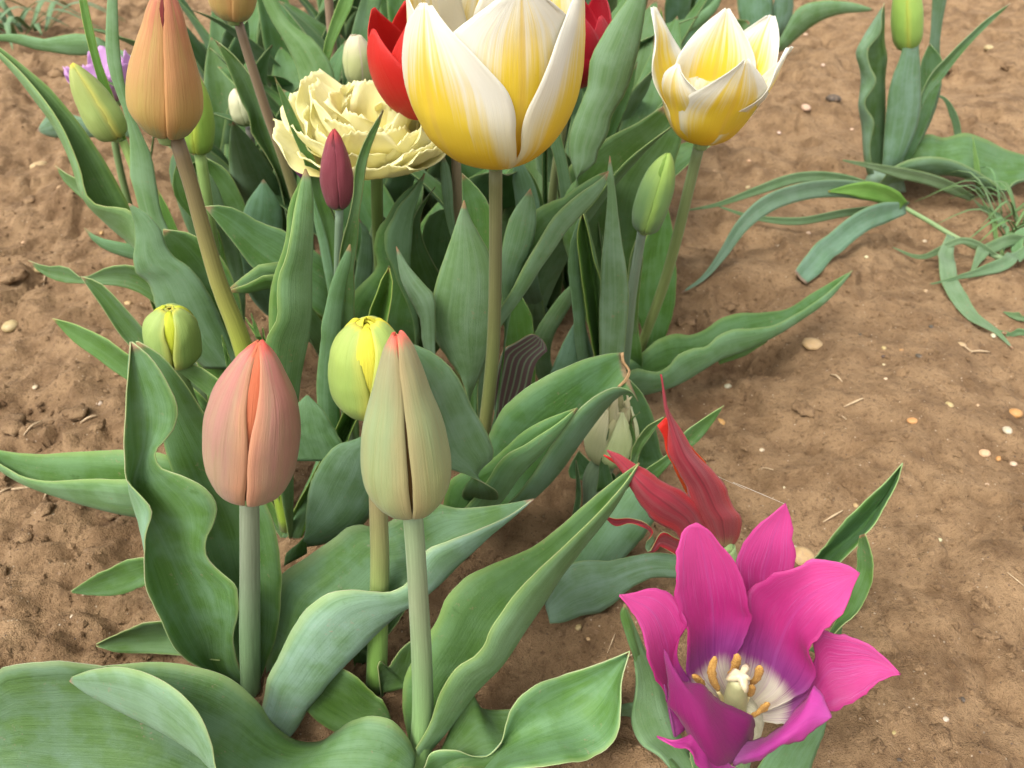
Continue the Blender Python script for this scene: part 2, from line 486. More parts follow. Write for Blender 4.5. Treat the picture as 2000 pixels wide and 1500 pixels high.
RED = petal_mat('red_petal', [(0.0, (0.30, 0.02, 0.04)), (0.3, (0.48, 0.014, 0.014)), (1.0, (0.60, 0.022, 0.014))], 0.35, 0.4, 0.3, 0.1, (0.8, 0.6, 0.7))
CRIMSON = petal_mat('crimson_petal', [(0.0, (0.22, 0.02, 0.06)), (0.3, (0.36, 0.008, 0.02)), (1.0, (0.42, 0.009, 0.02))], 0.30, 0.45, 0.3, 0.15, (0.8, 0.6, 0.8))
REDOUT = petal_mat('red_petal_outside', [(0.0, (0.36, 0.26, 0.10)), (0.10, (0.28, 0.035, 0.045)), (0.5, (0.235, 0.018, 0.032)), (1.0, (0.34, 0.03, 0.045))], 0.25, 0.5, 0.6, 0.3, (0.66, 0.75, 0.75),
                   edge=((0.46, 0.015, 0.02), 0.45, 1.0, 0.85), mottle=((0.27, 0.08, 0.085), 0.6), midrib_or_shade=((0.10, 0.008, 0.015), 0.55))  # dark midline is the shade of a petal fold, painted into the colour
REDIN = petal_mat('red_petal_inside', [(0.0, (0.70, 0.30, 0.05)), (0.4, (0.70, 0.14, 0.03)), (1.0, (0.66, 0.03, 0.02))], 0.3, 0.4, 0.3, 0.1)
LILAC = petal_mat('lilac_petal', [(0.0, (0.5, 0.3, 0.5)), (1.0, (0.62, 0.36, 0.62))], 0.35, 0.5, 0.2, 0.1)
PLUM = petal_mat('plum_petal', [(0.0, (0.14, 0.03, 0.10)), (1.0, (0.22, 0.03, 0.16))], 0.3, 0.45, 0.2, 0.1)
WHITEBUD = petal_mat('white_green_petal', [(0.0, (0.34, 0.42, 0.18)), (0.5, (0.58, 0.60, 0.36)), (1.0, (0.70, 0.66, 0.46))], 0.3, 0.5, 0.5, 0.2, (0.70, 0.78, 0.55))
STRIPED = None
def striped_mat():
    m, t = new_mat('striped_leaf')
    b = NB(t)
    u, v = b.uv()
    ph = b.noise(b.vec(b.math('MULTIPLY', u, 3.0), b.math('MULTIPLY', v, 3.0)), 1.0, 2.0)
    s = b.math('SINE', b.math('ADD', b.math('MULTIPLY', u, 38.0), b.math('MULTIPLY', ph, 1.2)))
    c = b.mix(b.ramp(s, 0.35, 0.95), (0.095, 0.055, 0.05), (0.15, 0.20, 0.115))
    b.finish(c, 0.5, 0.2, None, s, 0.2, 0.0004, 0.3)
    return m
STRIPED = striped_mat()
PISTIL = plain('pistil', (0.46, 0.44, 0.22), 0.45, 0.25, 0.1, 300, (0.40, 0.40, 0.20))
STIGMA = plain('stigma', (0.58, 0.48, 0.28), 0.5, 0.2, 0.15, 500, (0.64, 0.56, 0.38))
FILAMENT = plain('filament', (0.78, 0.68, 0.34), 0.5, 0.3, 0.1)
ANTHER = plain('anther', (0.34, 0.16, 0.025), 0.85, 0.0, 0.1, 1500, (0.50, 0.28, 0.07), bstr=0.9)
GRASS = leaf_mat('grass_blade', (0.105, 0.190, 0.080), (0.135, 0.232, 0.100), (0.180, 0.275, 0.150), 0.25, 0.12, 0.5)
def pebble_mat(name, a, c):
    m, t = new_mat(name)
    b = NB(t)
    tc = b.n('ShaderNodeTexCoord').outputs['Object']
    oc, _ = obj_info(b)
    n1 = b.noise(tc, 160.0, 5.0, 0.65)
    n2 = b.noise(tc, 900.0, 2.0, 0.5)
    k = b.mix(1.0, b.mix(b.ramp(n1, 0.35, 0.68), a, c), oc, 'MULTIPLY')
    dirt = b.noise(tc, 320.0, 3.0, 0.6)
    k = b.mix(b.math('MULTIPLY', b.ramp(dirt, 0.52, 0.66), 0.5), k, (0.24, 0.145, 0.085))
    b.finish(k, 0.62, 0.0, None, b.math('ADD', n1, n2), 0.5, 0.0005, 0.0, 0.4)
    return m
PEB = pebble_mat('pebble', (0.36, 0.27, 0.16), (0.46, 0.37, 0.25))

def soil_mat():
    m, t = new_mat('soil')
    b = NB(t)
    tc = b.n('ShaderNodeTexCoord').outputs['Object']
    big = b.noise(tc, 5.0, 4.0, 0.6)
    med = b.noise(tc, 34.0, 5.0, 0.62)
    fin = b.noise(tc, 240.0, 5.0, 0.65)
    gr = b.noise(tc, 1100.0, 3.0, 0.6)
    c = b.mix(b.ramp(med, 0.32, 0.66), (0.170, 0.098, 0.047), (0.360, 0.229, 0.120))
    c = b.mix(b.math('MULTIPLY', b.ramp(big, 0.36, 0.66), 0.5), c, (0.308, 0.192, 0.099))
    c = b.mix(b.math('MULTIPLY', b.ramp(fin, 0.58, 0.72), 0.45), c, (0.38, 0.25, 0.155))
    c = b.mix(b.math('MULTIPLY', b.ramp(fin, 0.46, 0.32), 0.6), c, (0.105, 0.058, 0.032))
    c = b.mix(b.math('MULTIPLY', b.ramp(gr, 0.56, 0.72), 0.4), c, b.mix(1.0, c, (1.45, 1.42, 1.4), 'MULTIPLY'))
    c = b.mix(b.math('MULTIPLY', b.ramp(gr, 0.44, 0.30), 0.5), c, b.mix(1.0, c, (0.5, 0.48, 0.46), 'MULTIPLY'))
    g = b.n('ShaderNodeTexVoronoi'); b.val(g.inputs['Vector'], tc); g.inputs['Scale'].default_value = 420.0
    gcol = b.n('ShaderNodeSeparateXYZ'); b.t.links.new(g.outputs['Color'], gcol.inputs[0])
    spk = b.math('MULTIPLY', b.ramp(g.outputs['Distance'], 0.32, 0.16), b.ramp(gcol.outputs[0], 0.955, 0.965))
    c = b.mix(b.math('MULTIPLY', spk, 0.8), c, (0.55, 0.43, 0.30))
    spk2 = b.math('MULTIPLY', b.ramp(g.outputs['Distance'], 0.32, 0.16), b.ramp(gcol.outputs[1], 0.965, 0.975))
    c = b.mix(b.math('MULTIPLY', spk2, 0.8), c, (0.07, 0.05, 0.045))
    h = b.math('ADD', b.math('MULTIPLY', med, 1.4), b.math('ADD', b.math('MULTIPLY', fin, 1.0), b.math('MULTIPLY', gr, 0.7)))
    b.finish(c, 0.9, 0.0, None, h, 1.0, 0.0040, 0.0, 0.2)
    return m
SOIL = soil_mat()

# ------------------------------------------------------------------ ground: one sheet to the horizon
def gp(x, y):               # where picture point x, y meets the flat soil
    d = ray(x, y)
    return CAM + d * (CAMH / -d[2])

HOLES = []
for (x, y, r, dep) in [(1645, 908, .009, .012), (1480, 712, .022, .014), (1455, 690, .018, .010), (1500, 690, .012, .010), (30, 800, .03, .012), (200, 640, .03, .008), (215, 430, .02, .010),
                       (255, 940, .03, .010), (1880, 160, .05, .016), (1925, 190, .03, .012), (1340, 830, .012, .006), (130, 1040, .03, .007), (1475, 600, .03, .010), (1600, 100, .04, .010), (200, 1540, .13, .034), (680, 1410, .05, .014), (1000, 1480, .06, .012), (230, 1200, .05, .008)]:
    p = gp(x, y)
    HOLES.append((p[0], p[1], r, dep))
def seg(pts): return [gp(*q)[:2] for q in pts]
CRACKS = [(seg([(1755, 945), (1780, 965), (1800, 985)]), .0022, .006), (seg([(1890, 1295), (1915, 1330), (1930, 1370), (1960, 1400), (1990, 1420)]), .006, .007),
          (seg([(1845, 1060), (1842, 1110), (1845, 1180)]), .004, .004), (seg([(1900, 1060), (1880, 1090), (1860, 1120)]), .004, .004), (seg([(60, 1130), (140, 1100), (200, 1085), (270, 1060)]), .004, .005),
          (seg([(1480, 640), (1500, 680), (1490, 720)]), .005, .006)]

def gz(x, y):
    x = np.asarray(x, float); y = np.asarray(y, float)
    far = sstep(6.0, 2.5, np.hypot(x, y))
    z = 0.030 * fbm(x * 5.5, y * 5.5, 3, 11)
    rough = np.clip(0.55 + 1.3 * fbm(x * 4.2 + 5, y * 4.2, 2, 31), 0.42, 1.2)
    rough = np.maximum(rough, 0.85 * sstep(-0.05, -0.35, x / np.maximum(y, .2) ))
    z = z + rough * 0.0200 * fbm(x * 22, y * 22, 3, 47)
    rid = 0.5 - np.abs(fbm(x * 48, y * 48, 2, 71))
    z = z + rough * 0.0060 * rid
    q1 = fbm(x * 13 + 2, y * 13, 4, 101); q2 = fbm(x * 33 + 7, y * 33, 3, 131)
    z = z + 0.0075 * sstep(0.0, 0.06, q1) + rough * 0.0036 * sstep(0.02, 0.10, q2) - 0.004 * np.exp(-(q1 / 0.03) ** 2) * rough
    z = z + rough * 0.0056 * np.maximum(fbm(x * 105, y * 105, 3, 83), -0.15)
    z = z + 0.0011 * fbm(x * 230, y * 230, 2, 91)
    for (hx, hy, r, dep) in HOLES:
        z = z - dep * np.exp(-(((x - hx) / r) ** 2 + ((y - hy) / (r * 0.75)) ** 2) * (1 + 0.8 * vnoise(x * 120, y * 120, 5)))
    for pts, wd, dep in CRACKS:
        dm = np.full(x.shape, 9.0)
        xx = x + 0.006 * vnoise(x * 90, y * 90, 3); yy = y + 0.006 * vnoise(x * 90, y * 90, 4)
        for p, q in zip(pts[:-1], pts[1:]):
            dx, dy = q[0] - p[0], q[1] - p[1]
            tt = np.clip(((xx - p[0]) * dx + (yy - p[1]) * dy) / (dx * dx + dy * dy), 0, 1)
            dm = np.minimum(dm, np.hypot(xx - p[0] - tt * dx, yy - p[1] - tt * dy))
        z = z - dep * np.exp(-(dm / wd) ** 2)
    return z * (0.25 + 0.75 * far)

def build_ground():
    xs = list(np.arange(-0.85, 1.05, 0.0032))
    s = 0.0032; x = xs[-1]
    right = []
    while x < 150:
        s *= 1.12; x += s; right.append(x)
    s = 0.0032; x = xs[0]; left = []
    while x > -150:
        s *= 1.12; x -= s; left.append(x)
    xs = np.array(left[::-1] + xs + right)
    ys = []; y = 0.14
    while y < 2.4:
        ys.append(y); y += 0.0029 * max(1.0, (y / 0.42)) 
    s = 0.018
    while y < 260:
        ys.append(y); s *= 1.10; y += s
    back = []; y = 0.14; s = 0.004
    while y > -20:
        s *= 1.25; y -= s; back.append(y)
    ys = np.array(back[::-1] + ys)
    X, Y = np.meshgrid(xs, ys)
    Z = gz(X, Y)
    nr, nc = X.shape
    V = np.stack([X, Y, Z], -1).reshape(-1, 3)
    idx = np.arange(nr * nc).reshape(nr, nc)
    F = np.stack([idx[:-1, :-1].ravel(), idx[:-1, 1:].ravel(), idx[1:, 1:].ravel(), idx[1:, :-1].ravel()], 1)
    me = bpy.data.meshes.new('ground')
    me.vertices.add(len(V)); me.vertices.foreach_set('co', V.ravel().astype(np.float32))
    me.loops.add(F.size); me.loops.foreach_set('vertex_index', F.ravel().astype(np.int32))
    me.polygons.add(len(F)); me.polygons.foreach_set('loop_start', (np.arange(len(F)) * 4).astype(np.int32))
    me.polygons.foreach_set('use_smooth', [True] * len(F))
    me.update(calc_edges=True)
    o = link('ground', me, [SOIL], None, None)
    tag(o, 'bare brown soil of the tulip field', None, None, 'structure')
build_ground()

# ------------------------------------------------------------------ plant part builders
def tube(name, P, R, cols, parent, mat=None, n=24, sides=12, cap=True):
    C = spline(P, n)
    s = np.linspace(0, 1, n)
    rr = np.interp(s, np.linspace(0, 1, len(R)), R)
    cc = np.array([[np.interp(q, np.linspace(0, 1, len(cols)), [c[k] for c in cols]) for k in range(3)] for q in s])
    T = np.gradient(C, axis=0); T /= np.linalg.norm(T, axis=1, keepdims=True)
    ref = np.array([0.31, -0.9, 0.2]); V = []; UV = []; K = []
    for i in range(n):
        e1 = np.cross(T[i], np.cross(ref, T[i])); e1 /= np.linalg.norm(e1); e2 = np.cross(T[i], e1)
        for k in range(sides):
            a = 2 * math.pi * k / sides
            V.append(C[i] + rr[i] * (math.cos(a) * e1 + math.sin(a) * e2)); UV.append((k / sides, s[i])); K.append(cc[i])
    F = [(i * sides + k, i * sides + (k + 1) % sides, (i + 1) * sides + (k + 1) % sides, (i + 1) * sides + k) for i in range(n - 1) for k in range(sides)]
    if cap:
        V += [C[0], C[-1]]; UV += [(0, 0), (0, 1)]; K += [cc[0], cc[-1]]
        a, b = n * sides, n * sides + 1
        F += [(a, (k + 1) % sides, k) for k in range(sides)] + [(b, (n - 1) * sides + k, (n - 1) * sides + (k + 1) % sides) for k in range(sides)]
    return raw_mesh(name, V, F, [mat or STEM], parent, None, UV, np.array(K))

SG, SB, SY = (0.15, 0.25, 0.10), (0.20, 0.145, 0.085), (0.22, 0.30, 0.07)
def stem(plant, px, Ys, wpx, cols):
    P = rail(px, Ys)
    b = ORIGIN[plant.name]
    P = np.concatenate([[b - np.array([0, 0, 0.012])], P]) if np.linalg.norm(P[0] - b) > 0.008 else P
    t = np.array([np.dot(p - CAM, ray(1000, 750)) for p in P])
    R = [w * 0.5 / FPX * tt for w, tt in zip(np.interp(np.linspace(0, 1, len(P)), np.linspace(0, 1, len(wpx)), wpx), t)]
    return tube('stem', P, R, cols, plant)

def lift_rows(G, k0=0, gap=.0012):
    need = np.maximum((gz(G[..., 0], G[..., 1]) + gap - G[..., 2]).max(axis=1), 0)
    need[:k0] = 0
    p = np.pad(need, 2, mode='edge')
    need2 = np.max([p[i:i + len(need)] for i in range(5)], axis=0)
    p = np.pad(need2, 2, mode='edge')
    need2 = np.mean([p[i:i + len(need)] for i in range(5)], axis=0)
    if k0:
        need2[:k0] *= np.linspace(0, 1, k0)
    G[..., 2] += need2[:, None]
    return G

def leaf(plant, A, B, YA, YB=None, root=True, color=(1, 1, 1), thick=0.0011, mats=None, name='leaf', **kw):
    r = None
    if root is True:
        r = ORIGIN[plant.name] + np.array([0, 0, -0.004])
    elif root is not False and root is not None:
        r = root
    G, ad = blade_grid(A, B, YA, YB, root=r, **kw)
    k0 = max(1, int(G.shape[0] * .12))
    G = lift_rows(G, k0)
    j = 1 + 0.10 * (rng.random(3) - 0.5)
    j *= 0.94 + 0.12 * rng.random()
    return sheet(name, G, thick, mats or LEAFM, plant, tuple(np.array(color) * j), ad)

def frame(axis):
    a = axis / np.linalg.norm(axis)
    return a

def petal_grid(p0, axis, phi, prof, width, rho=1.0, n=22, m=13, ruff=(0, 0), twist=0.0, fringe=0.0, bend=None, rng_=None, edge_in=0.0, imb=0.0):
    """p0 base, axis unit; prof [(r,h)] mid line; width [half widths] along it; rho: curl radius relative to the axis distance"""
    a = axis / np.linalg.norm(axis)
    e1 = CAM - p0; e1 = e1 - a * np.dot(e1, a); e1 /= np.linalg.norm(e1)
    e2 = np.cross(a, e1)
    er = math.cos(phi) * e1 + math.sin(phi) * e2
    et = -math.sin(phi) * e1 + math.cos(phi) * e2
    C = spline([(r, h, 0) for r, h in prof], n)
    s = np.linspace(0, 1, n)
    if callable(width):
        wd = np.array([width(s[i]) * abs(C[i, 0]) for i in range(n)])
    else:
        wd = np.interp(s, np.linspace(0, 1, len(width)), width)
    # smooth the width profile
    for _ in range(2):
        wd[1:-1] = (wd[:-2] + 2 * wd[1:-1] + wd[2:]) / 4
    u = np.linspace(-1, 1, m)
    sd_ = int(rng.integers(1, 9999))
    G = np.zeros((n, m, 3))
    for i in range(n):
        r, h = C[i, 0], C[i, 1]
        rh = max(rho * abs(r), wd[i] * 0.45, 1e-4)
        th = u * wd[i] / rh
        x = rh * np.sin(th); y = rh * (1 - np.cos(th))
        w_ = ruff[0] * np.sin(ruff[1] * s[i] * 2 * math.pi + u * 1.3 + sd_) * np.abs(u) ** 3 * min(1, s[i] * 2)
        fr = 0.0
        if fringe:
            fr = fringe * (vnoise(u * 6.5 + sd_, u * 0 + 0.3, sd_) + 0.5 * vnoise(u * 17 + sd_, u * 0 + 0.7, sd_)) * s[i] ** 3
        tw = twist * s[i]
        dr = r - y + w_ + edge_in * np.abs(u) ** 3 * wd[i] + imb * r * u
        G[i] = p0 + er * dr[:, None] + et * (x + tw * r)[:, None] + a * (h + fr - 0.12 * np.abs(u)**2 * wd[i] * s[i])[:, None]
    v = s[:, None] * np.ones((1, m)); uu = u[None, :] * np.ones((n, 1))
    G += er * (0.0009 * fbm(v * 4 + 1, uu * 2 + 7, 3, sd_))[..., None]
    ad = -er[None, None, :] * np.ones((n, m, 1))
    return G, ad

def receptacle(plant, p0, axis, r, col=(0.2, 0.28, 0.1)):
    a = axis / np.linalg.norm(axis)
    return tube('flower', [p0 - a * r * 0.9, p0, p0 + a * r * 0.8], [r * 0.8, r, r * 0.45], [col, col, col], plant, n=7, sides=12)

BUDP = [(0.22, 0.0), (0.62, 0.035), (0.86, 0.13), (0.98, 0.28), (1.0, 0.42), (0.90, 0.60), (0.68, 0.78), (0.40, 0.91), (0.10, 1.0)]
BUDW = [0.30, 0.86, 1.02, 1.06, 1.0, 0.84, 0.62, 0.36, 0.05]
def bud(plant, base, tip, Yb, Yt, wpx, mat, phis=(0.97, -1.08, 3.05), inner=None, prof=BUDP, gap=0.98, color=(1, 1, 1), inner_color=(0.8, 0.7, 0.6), puff=0.10, inner_s=0.90, name='petal'):
    p0, p1 = at(*base, Yb), at(*tip, Yt)
    ax = p1 - p0; Hh = np.linalg.norm(ax); a = ax / Hh
    dep = np.dot((p0 + p1) / 2 - CAM, ray(1000, 750))
    R = wpx * 0.5 / FPX * dep
    fl = receptacle(plant, p0 + a * 0.001, a, R * 0.3)
    P = [(r * R * (1 - 0.01), h * Hh) for r, h in prof]
    for k, ph in enumerate(phis):
        W = (lambda v: 1.06 * (gap(v) if callable(gap) else gap) * min(1.0, 0.35 + 8 * v)) if len(phis) == 3 else [ww * R * gap for ww in BUDW]
        G, ad = petal_grid(p0, a, ph, [(r * (1 + 0.02 * k), h * (1 - 0.015 * k)) for r, h in P], W, rho=0.97, m=21, n=32, edge_in=-0.035, imb=-0.045)
        c = tuple(np.array(color) * (0.95 + 0.1 * rng.random(3)))
        sheet(name, G, 0.0011, [inner or mat, mat, mat], fl, c, ad)
    for k in range(3):
        ph = (phis[0] + phis[1]) / 2 + k * 2.094 + (0.0 if len(phis) == 3 else 0.4)
        G, ad = petal_grid(p0 + a * Hh * 0.02, a, ph, [(r * inner_s * 0.97, h * 0.97) for r, h in P], [ww * R * 0.85 for ww in BUDW], rho=0.95, m=11, n=18)
        sheet(name, G, 0.0010, [inner or mat, inner or mat, inner or mat], fl, inner_color, ad)
    return fl, p0, a, R, Hh

def plant_at(px, py, label, Y=None, name='tulip_plant', cat='tulip', group=None):
    if Y is None:
        g = gp(px, py)
    else:
        g = at(px, py, Y)
    z = float(gz(g[0], g[1]))
    return thing(name, (g[0], g[1], z), label, cat, group)

# ================================================================== FOREGROUND TULIPS
# ---- pink bud
P1 = plant_at(490, 1372, 'tulip with a closed dusty pink bud on an upright grey green stem')
stem(P1, [(490, 1352), (488, 1250), (488, 1100), (487, 962)], [.256, .257, .258], [38, 40, 39, 37], [(0.17, 0.29, 0.12), (0.15, 0.24, 0.11), (0.16, 0.20, 0.12), (0.20, 0.23, 0.15)])
bud(P1, (487, 962), (507, 664), .258, .262, 182, PINKBUD, phis=(0.98, -1.22, 3.02), inner=petal_mat('pink_bud_inner', [(0.0, (0.4, 0.2, 0.1)), (1.0, (0.70, 0.20, 0.10))], 0.25), gap=lambda v: 1.0 - 0.16 * sstep(.5, .8, v) * sstep(1.0, .88, v),
    prof=[(0.25, 0.0), (0.55, 0.03), (0.73, 0.075), (0.94, 0.2), (1.0, 0.38), (0.96, 0.55), (0.82, 0.69), (0.57, 0.82), (0.31, 0.93), (0.05, 1.0)])
leaf(P1, [(480, 1345), (400, 1310), (352, 1280), (316, 1215), (284, 1130), (287, 1050), (294, 988), (276, 966), (252, 942), (245, 900), (245, 840), (248, 760), (253, 705), (255, 668)],
     [(485, 1345), (466, 1300), (455, 1250), (466, 1180), (460, 1142), (432, 1120), (405, 1090), (403, 1058), (420, 1018), (421, 984), (400, 953), (357, 930), (310, 910), (304, 882), (323, 860), (344, 830), (346, 795), (325, 745), (292, 695), (258, 668)],
     [.252, .248, .25, .262, .272, .285], [.256, .255, .262, .268, .275, .285], M=[(484, 1350), (430, 1320), (400, 1240), (350, 1130), (300, 1030), (262, 960), (280, 870), (275, 780), (262, 715), (256, 668)],
     YM=[.258, .262, .268, .278, .286], root=False, n=60, color=(1.15, 1.18, 1.35))
leaf(P1, [(484, 1345), (440, 1220), (390, 1080), (335, 920), (300, 790), (275, 705), (265, 667)], [(500, 1352), (520, 1298), (538, 1250), (550, 1160), (548, 1085), (536, 1020), (508, 962), (460, 890), (402, 815), (355, 742), (312, 692), (270, 667)],
     [.264, .272, .282, .292, .298], [.258, .266, .276, .290, .298], bulge=0.10, root=False, n=46, color=(1.15, 1.18, 1.25))
leaf(P1, [(520, 1385), (530, 1220), (550, 1122), (600, 1088), (656, 1048), (680, 1029), (702, 1024), (732, 1030), (758, 1019), (800, 995), (852, 984), (890, 992), (940, 990), (1000, 982), (1042, 974)],
     [(508, 1392), (540, 1292), (572, 1228), (608, 1180), (644, 1158), (682, 1152), (724, 1155), (764, 1156), (790, 1143), (806, 1122), (820, 1092), (838, 1071), (872, 1057), (940, 1032), (1000, 1004), (1042, 974)],
     [.256, .272, .284, .29, .292, .288], [.240, .246, .252, .258, .27, .288], M=[(565, 1440), (600, 1395), (640, 1335), (700, 1268), (760, 1208), (800, 1172), (850, 1140), (905, 1090), (965, 1036), (1010, 1000), (1042, 974)],
     YM=[.238, .246, .256, .266, .278, .288], root=False, n=60, color=(1.55, 1.5, 1.9))
# ---- leaves low on the left, behind
leaf(P1, [(430, 1290), (330, 1278), (270, 1276), (225, 1274), (188, 1262)], [(430, 1230), (322, 1212), (290, 1214), (240, 1232), (188, 1258)], [.258, .268, .276], [.262, .27, .276], M=[(430, 1262), (330, 1240), (300, 1242), (250, 1248), (188, 1260)], YM=[.272, .275, .277], n=24, root=False)
leaf(P1, [(380, 1130), (285, 1142), (250, 1158), (200, 1164), (138, 1158)], [(380, 1090), (285, 1088), (240, 1098), (195, 1118), (138, 1155)], [.285, .292, .305], [.288, .297, .305], bulge=.2, n=24, root=False)

# ---- green bud
P2 = plant_at(822, 1515, 'tulip with a closed pale green bud blushed red at its tip')
stem(P2, [(822, 1490), (826, 1380), (823, 1270), (818, 1180), (812, 1080), (805, 990)], [.2135, .219, .226, .232], [42, 45, 44, 42, 40, 40], [(0.16, 0.29, 0.07), (0.17, 0.30, 0.09), (0.17, 0.27, 0.11), (0.20, 0.24, 0.13), (0.20, 0.27, 0.14)])
bud(P2, (803, 992), (775, 648), .232, .236, 176, GREENBUD, phis=(1.02, -1.06, 3.05), inner=petal_mat('green_bud_inner', [(0.0, (0.16, 0.11, 0.03)), (0.7, (0.16, 0.09, 0.03)), (1.0, (0.65, 0.10, 0.06))], 0.15), gap=lambda v: 1.0 - 0.085 * sstep(.06, .2, v) * sstep(.90, .62, v),
    prof=[(0.25, 0.0), (0.60, 0.04), (0.86, 0.12), (1.0, 0.27), (0.95, 0.41), (0.82, 0.57), (0.61, 0.71), (0.41, 0.85), (0.24, 0.95), (0.09, 1.0)], inner_s=0.86)
leaf(P2, [(800, 1452), (786, 1372), (794, 1312), (815, 1275), (850, 1216), (872, 1168), (912, 1124), (952, 1106), (1000, 1086), (1042, 1067), (1082, 1038), (1140, 988), (1200, 938), (1248, 904)],
     [(812, 1462), (842, 1408), (852, 1376), (872, 1332), (896, 1300), (924, 1284), (944, 1262), (960, 1228), (980, 1196), (1020, 1144), (1060, 1104), (1108, 1060), (1160, 1012), (1212, 955), (1248, 904)],
     [.222, .240, .262, .285, .30], [.208, .214, .226, .25, .275, .30], M=[(818, 1490), (870, 1425), (924, 1352), (970, 1300), (1016, 1232), (1062, 1168), (1104, 1108), (1150, 1052), (1202, 984), (1248, 904)],
     YM=[.214, .224, .24, .262, .285, .30], root=False, n=60, color=(1.0, 1.05, 0.95))
leaf(P2, [(828, 1500), (848, 1467), (888, 1464), (925, 1477), (955, 1475), (976, 1455), (988, 1416), (996, 1388), (1016, 1360), (1052, 1336), (1100, 1320), (1160, 1300), (1230, 1272)],
     [(830, 1560), (900, 1545), (1000, 1505), (1100, 1491), (1156, 1481), (1188, 1460), (1207, 1424), (1212, 1380), (1214, 1332), (1230, 1272)],
     [.205, .208, .222, .238, .24], [.192, .19, .196, .212, .24], M=[(828, 1530), (920, 1505), (1000, 1450), (1060, 1415), (1130, 1385), (1190, 1330), (1230, 1272)], YM=[.207, .21, .22, .232, .242], root=False, n=56, color=(1.35, 1.3, 1.6))
leaf(P2, [(850, 1490), (890, 1400), (915, 1345), (926, 1366), (942, 1383), (968, 1387), (1000, 1386), (1050, 1400), (1100, 1420)], [(860, 1520), (900, 1500), (950, 1500), (1000, 1490), (1060, 1470), (1100, 1430)],
     [.213, .226, .234, .226], [.203, .208, .218], n=40, root=False, bulge=0.1)
leaf(P2, [(812, 1478), (796, 1440), (762, 1406), (724, 1398), (690, 1406), (655, 1428), (620, 1448), (580, 1446), (540, 1420), (500, 1366), (440, 1320), (370, 1300), (300, 1293), (240, 1297), (185, 1303), (133, 1322)],
     [(800, 1660), (740, 1690), (660, 1690), (560, 1650), (450, 1560), (420, 1500), (412, 1455), (396, 1408), (360, 1360), (305, 1322), (245, 1304), (190, 1306), (133, 1324)],
     [.207, .215, .224, .230, .236, .232], [.155, .160, .170, .190, .212, .230], M=[(800, 1570), (740, 1575), (660, 1580), (560, 1560), (490, 1530), (410, 1478), (310, 1424), (220, 1380), (160, 1346), (133, 1326)], YM=[.186, .183, .184, .194, .206, .220, .229], root=False, n=70, m=15, color=(1.1, 1.08, 1.3))
leaf(P1, [(520, 1490), (400, 1418), (310, 1352), (235, 1312), (170, 1297), (110, 1291), (50, 1300), (0, 1321), (-80, 1370), (-160, 1450)], [(520, 1620), (380, 1680), (200, 1700), (40, 1660), (-80, 1580), (-160, 1450)],
     [.214, .225, .232, .228, .21], [.17, .165, .172, .185, .21], M=[(520, 1550), (400, 1520), (280, 1480), (160, 1470), (20, 1470), (-80, 1470), (-160, 1450)], YM=[.205, .21, .212, .212, .21], root=False, n=50, m=15, color=(1.02, 1.0, 1.28))

# ---- yellow-green bud behind the green one
P3 = plant_at(736, 1362, 'tulip with a blunt yellow green bud just opening behind the pale green bud')
stem(P3, [(735, 1340), (738, 1240), (742, 1100), (738, 960), (735, 800)], [.256, .262, .268, .274], [42, 40, 38, 36, 30], [(0.15, 0.29, 0.05), (0.17, 0.30, 0.06), (0.22, 0.26, 0.08), (0.24, 0.20, 0.09), (0.25, 0.3, 0.1)])
YGIN = petal_mat('yellow_inner_petal', [(0.0, (0.5, 0.5, 0.1)), (1.0, (0.72, 0.66, 0.05))], 0.3)
fl3, q0, qa, qR, qH = bud(P3, (728, 802), (716, 628), .274, .276, 150, LIMEBUD, phis=(0.95, -1.15, 3.0), inner=YGIN, inner_color=(1, 1, 1), gap=lambda v: 0.97 - 0.25 * sstep(.4, .9, v),
    prof=[(0.25, 0.0), (0.66, 0.06), (0.92, 0.2), (1.0, 0.4), (0.98, 0.6), (0.86, 0.78), (0.62, 0.92), (0.40, 0.99), (0.25, 1.0)], color=(0.95, 1.05, 0.9), inner_s=0.92)
for k in range(7):
    ph = k * 0.93 + 0.3
    G, ad = petal_grid(q0, qa, ph, [(qR * .3, qH * .55), (qR * .5, qH * .8), (qR * .34, qH * .95), (qR * .02, qH * (.98 + .03 * (k % 3)))], [qR * .3, qR * .45, qR * .42, qR * .2, qR * .04], 0.8, ruff=(0.0008, 2), n=12, m=7)
    sheet('petal', G, 0.0009, [YGIN], fl3, (1, 1, 1), ad)
leaf(P3, [(768, 1424), (748, 1380), (724, 1348), (700, 1324), (666, 1304), (620, 1292), (560, 1296)], [(764, 1440), (720, 1440), (660, 1430), (608, 1398), (575, 1345), (560, 1298)], [.236, .246, .260], [.233, .237, .252], bulge=.12, root=False, color=(.72, .82, .6))
leaf(P3, [(738, 1254), (748, 1248), (770, 1225), (800, 1180), (850, 1120), (900, 1080), (940, 1060)], [(742, 1242), (756, 1210), (780, 1170), (830, 1110), (880, 1060), (940, 1058)], [.262, .27, .29], [.266, .275, .29], root=False, bulge=.25, n=24)
leaf(P3, [(700, 1340), (690, 1280), (700, 1230), (735, 1200)], [(730, 1352), (728, 1290), (732, 1240), (738, 1200)], [.27, .275, .28], root=False, n=20)
leaf(P3, [(745, 1360), (760, 1310), (780, 1270), (805, 1250)], [(745, 1400), (770, 1400), (800, 1370), (815, 1300), (808, 1252)], [.25, .255, .26], root=False, n=20)

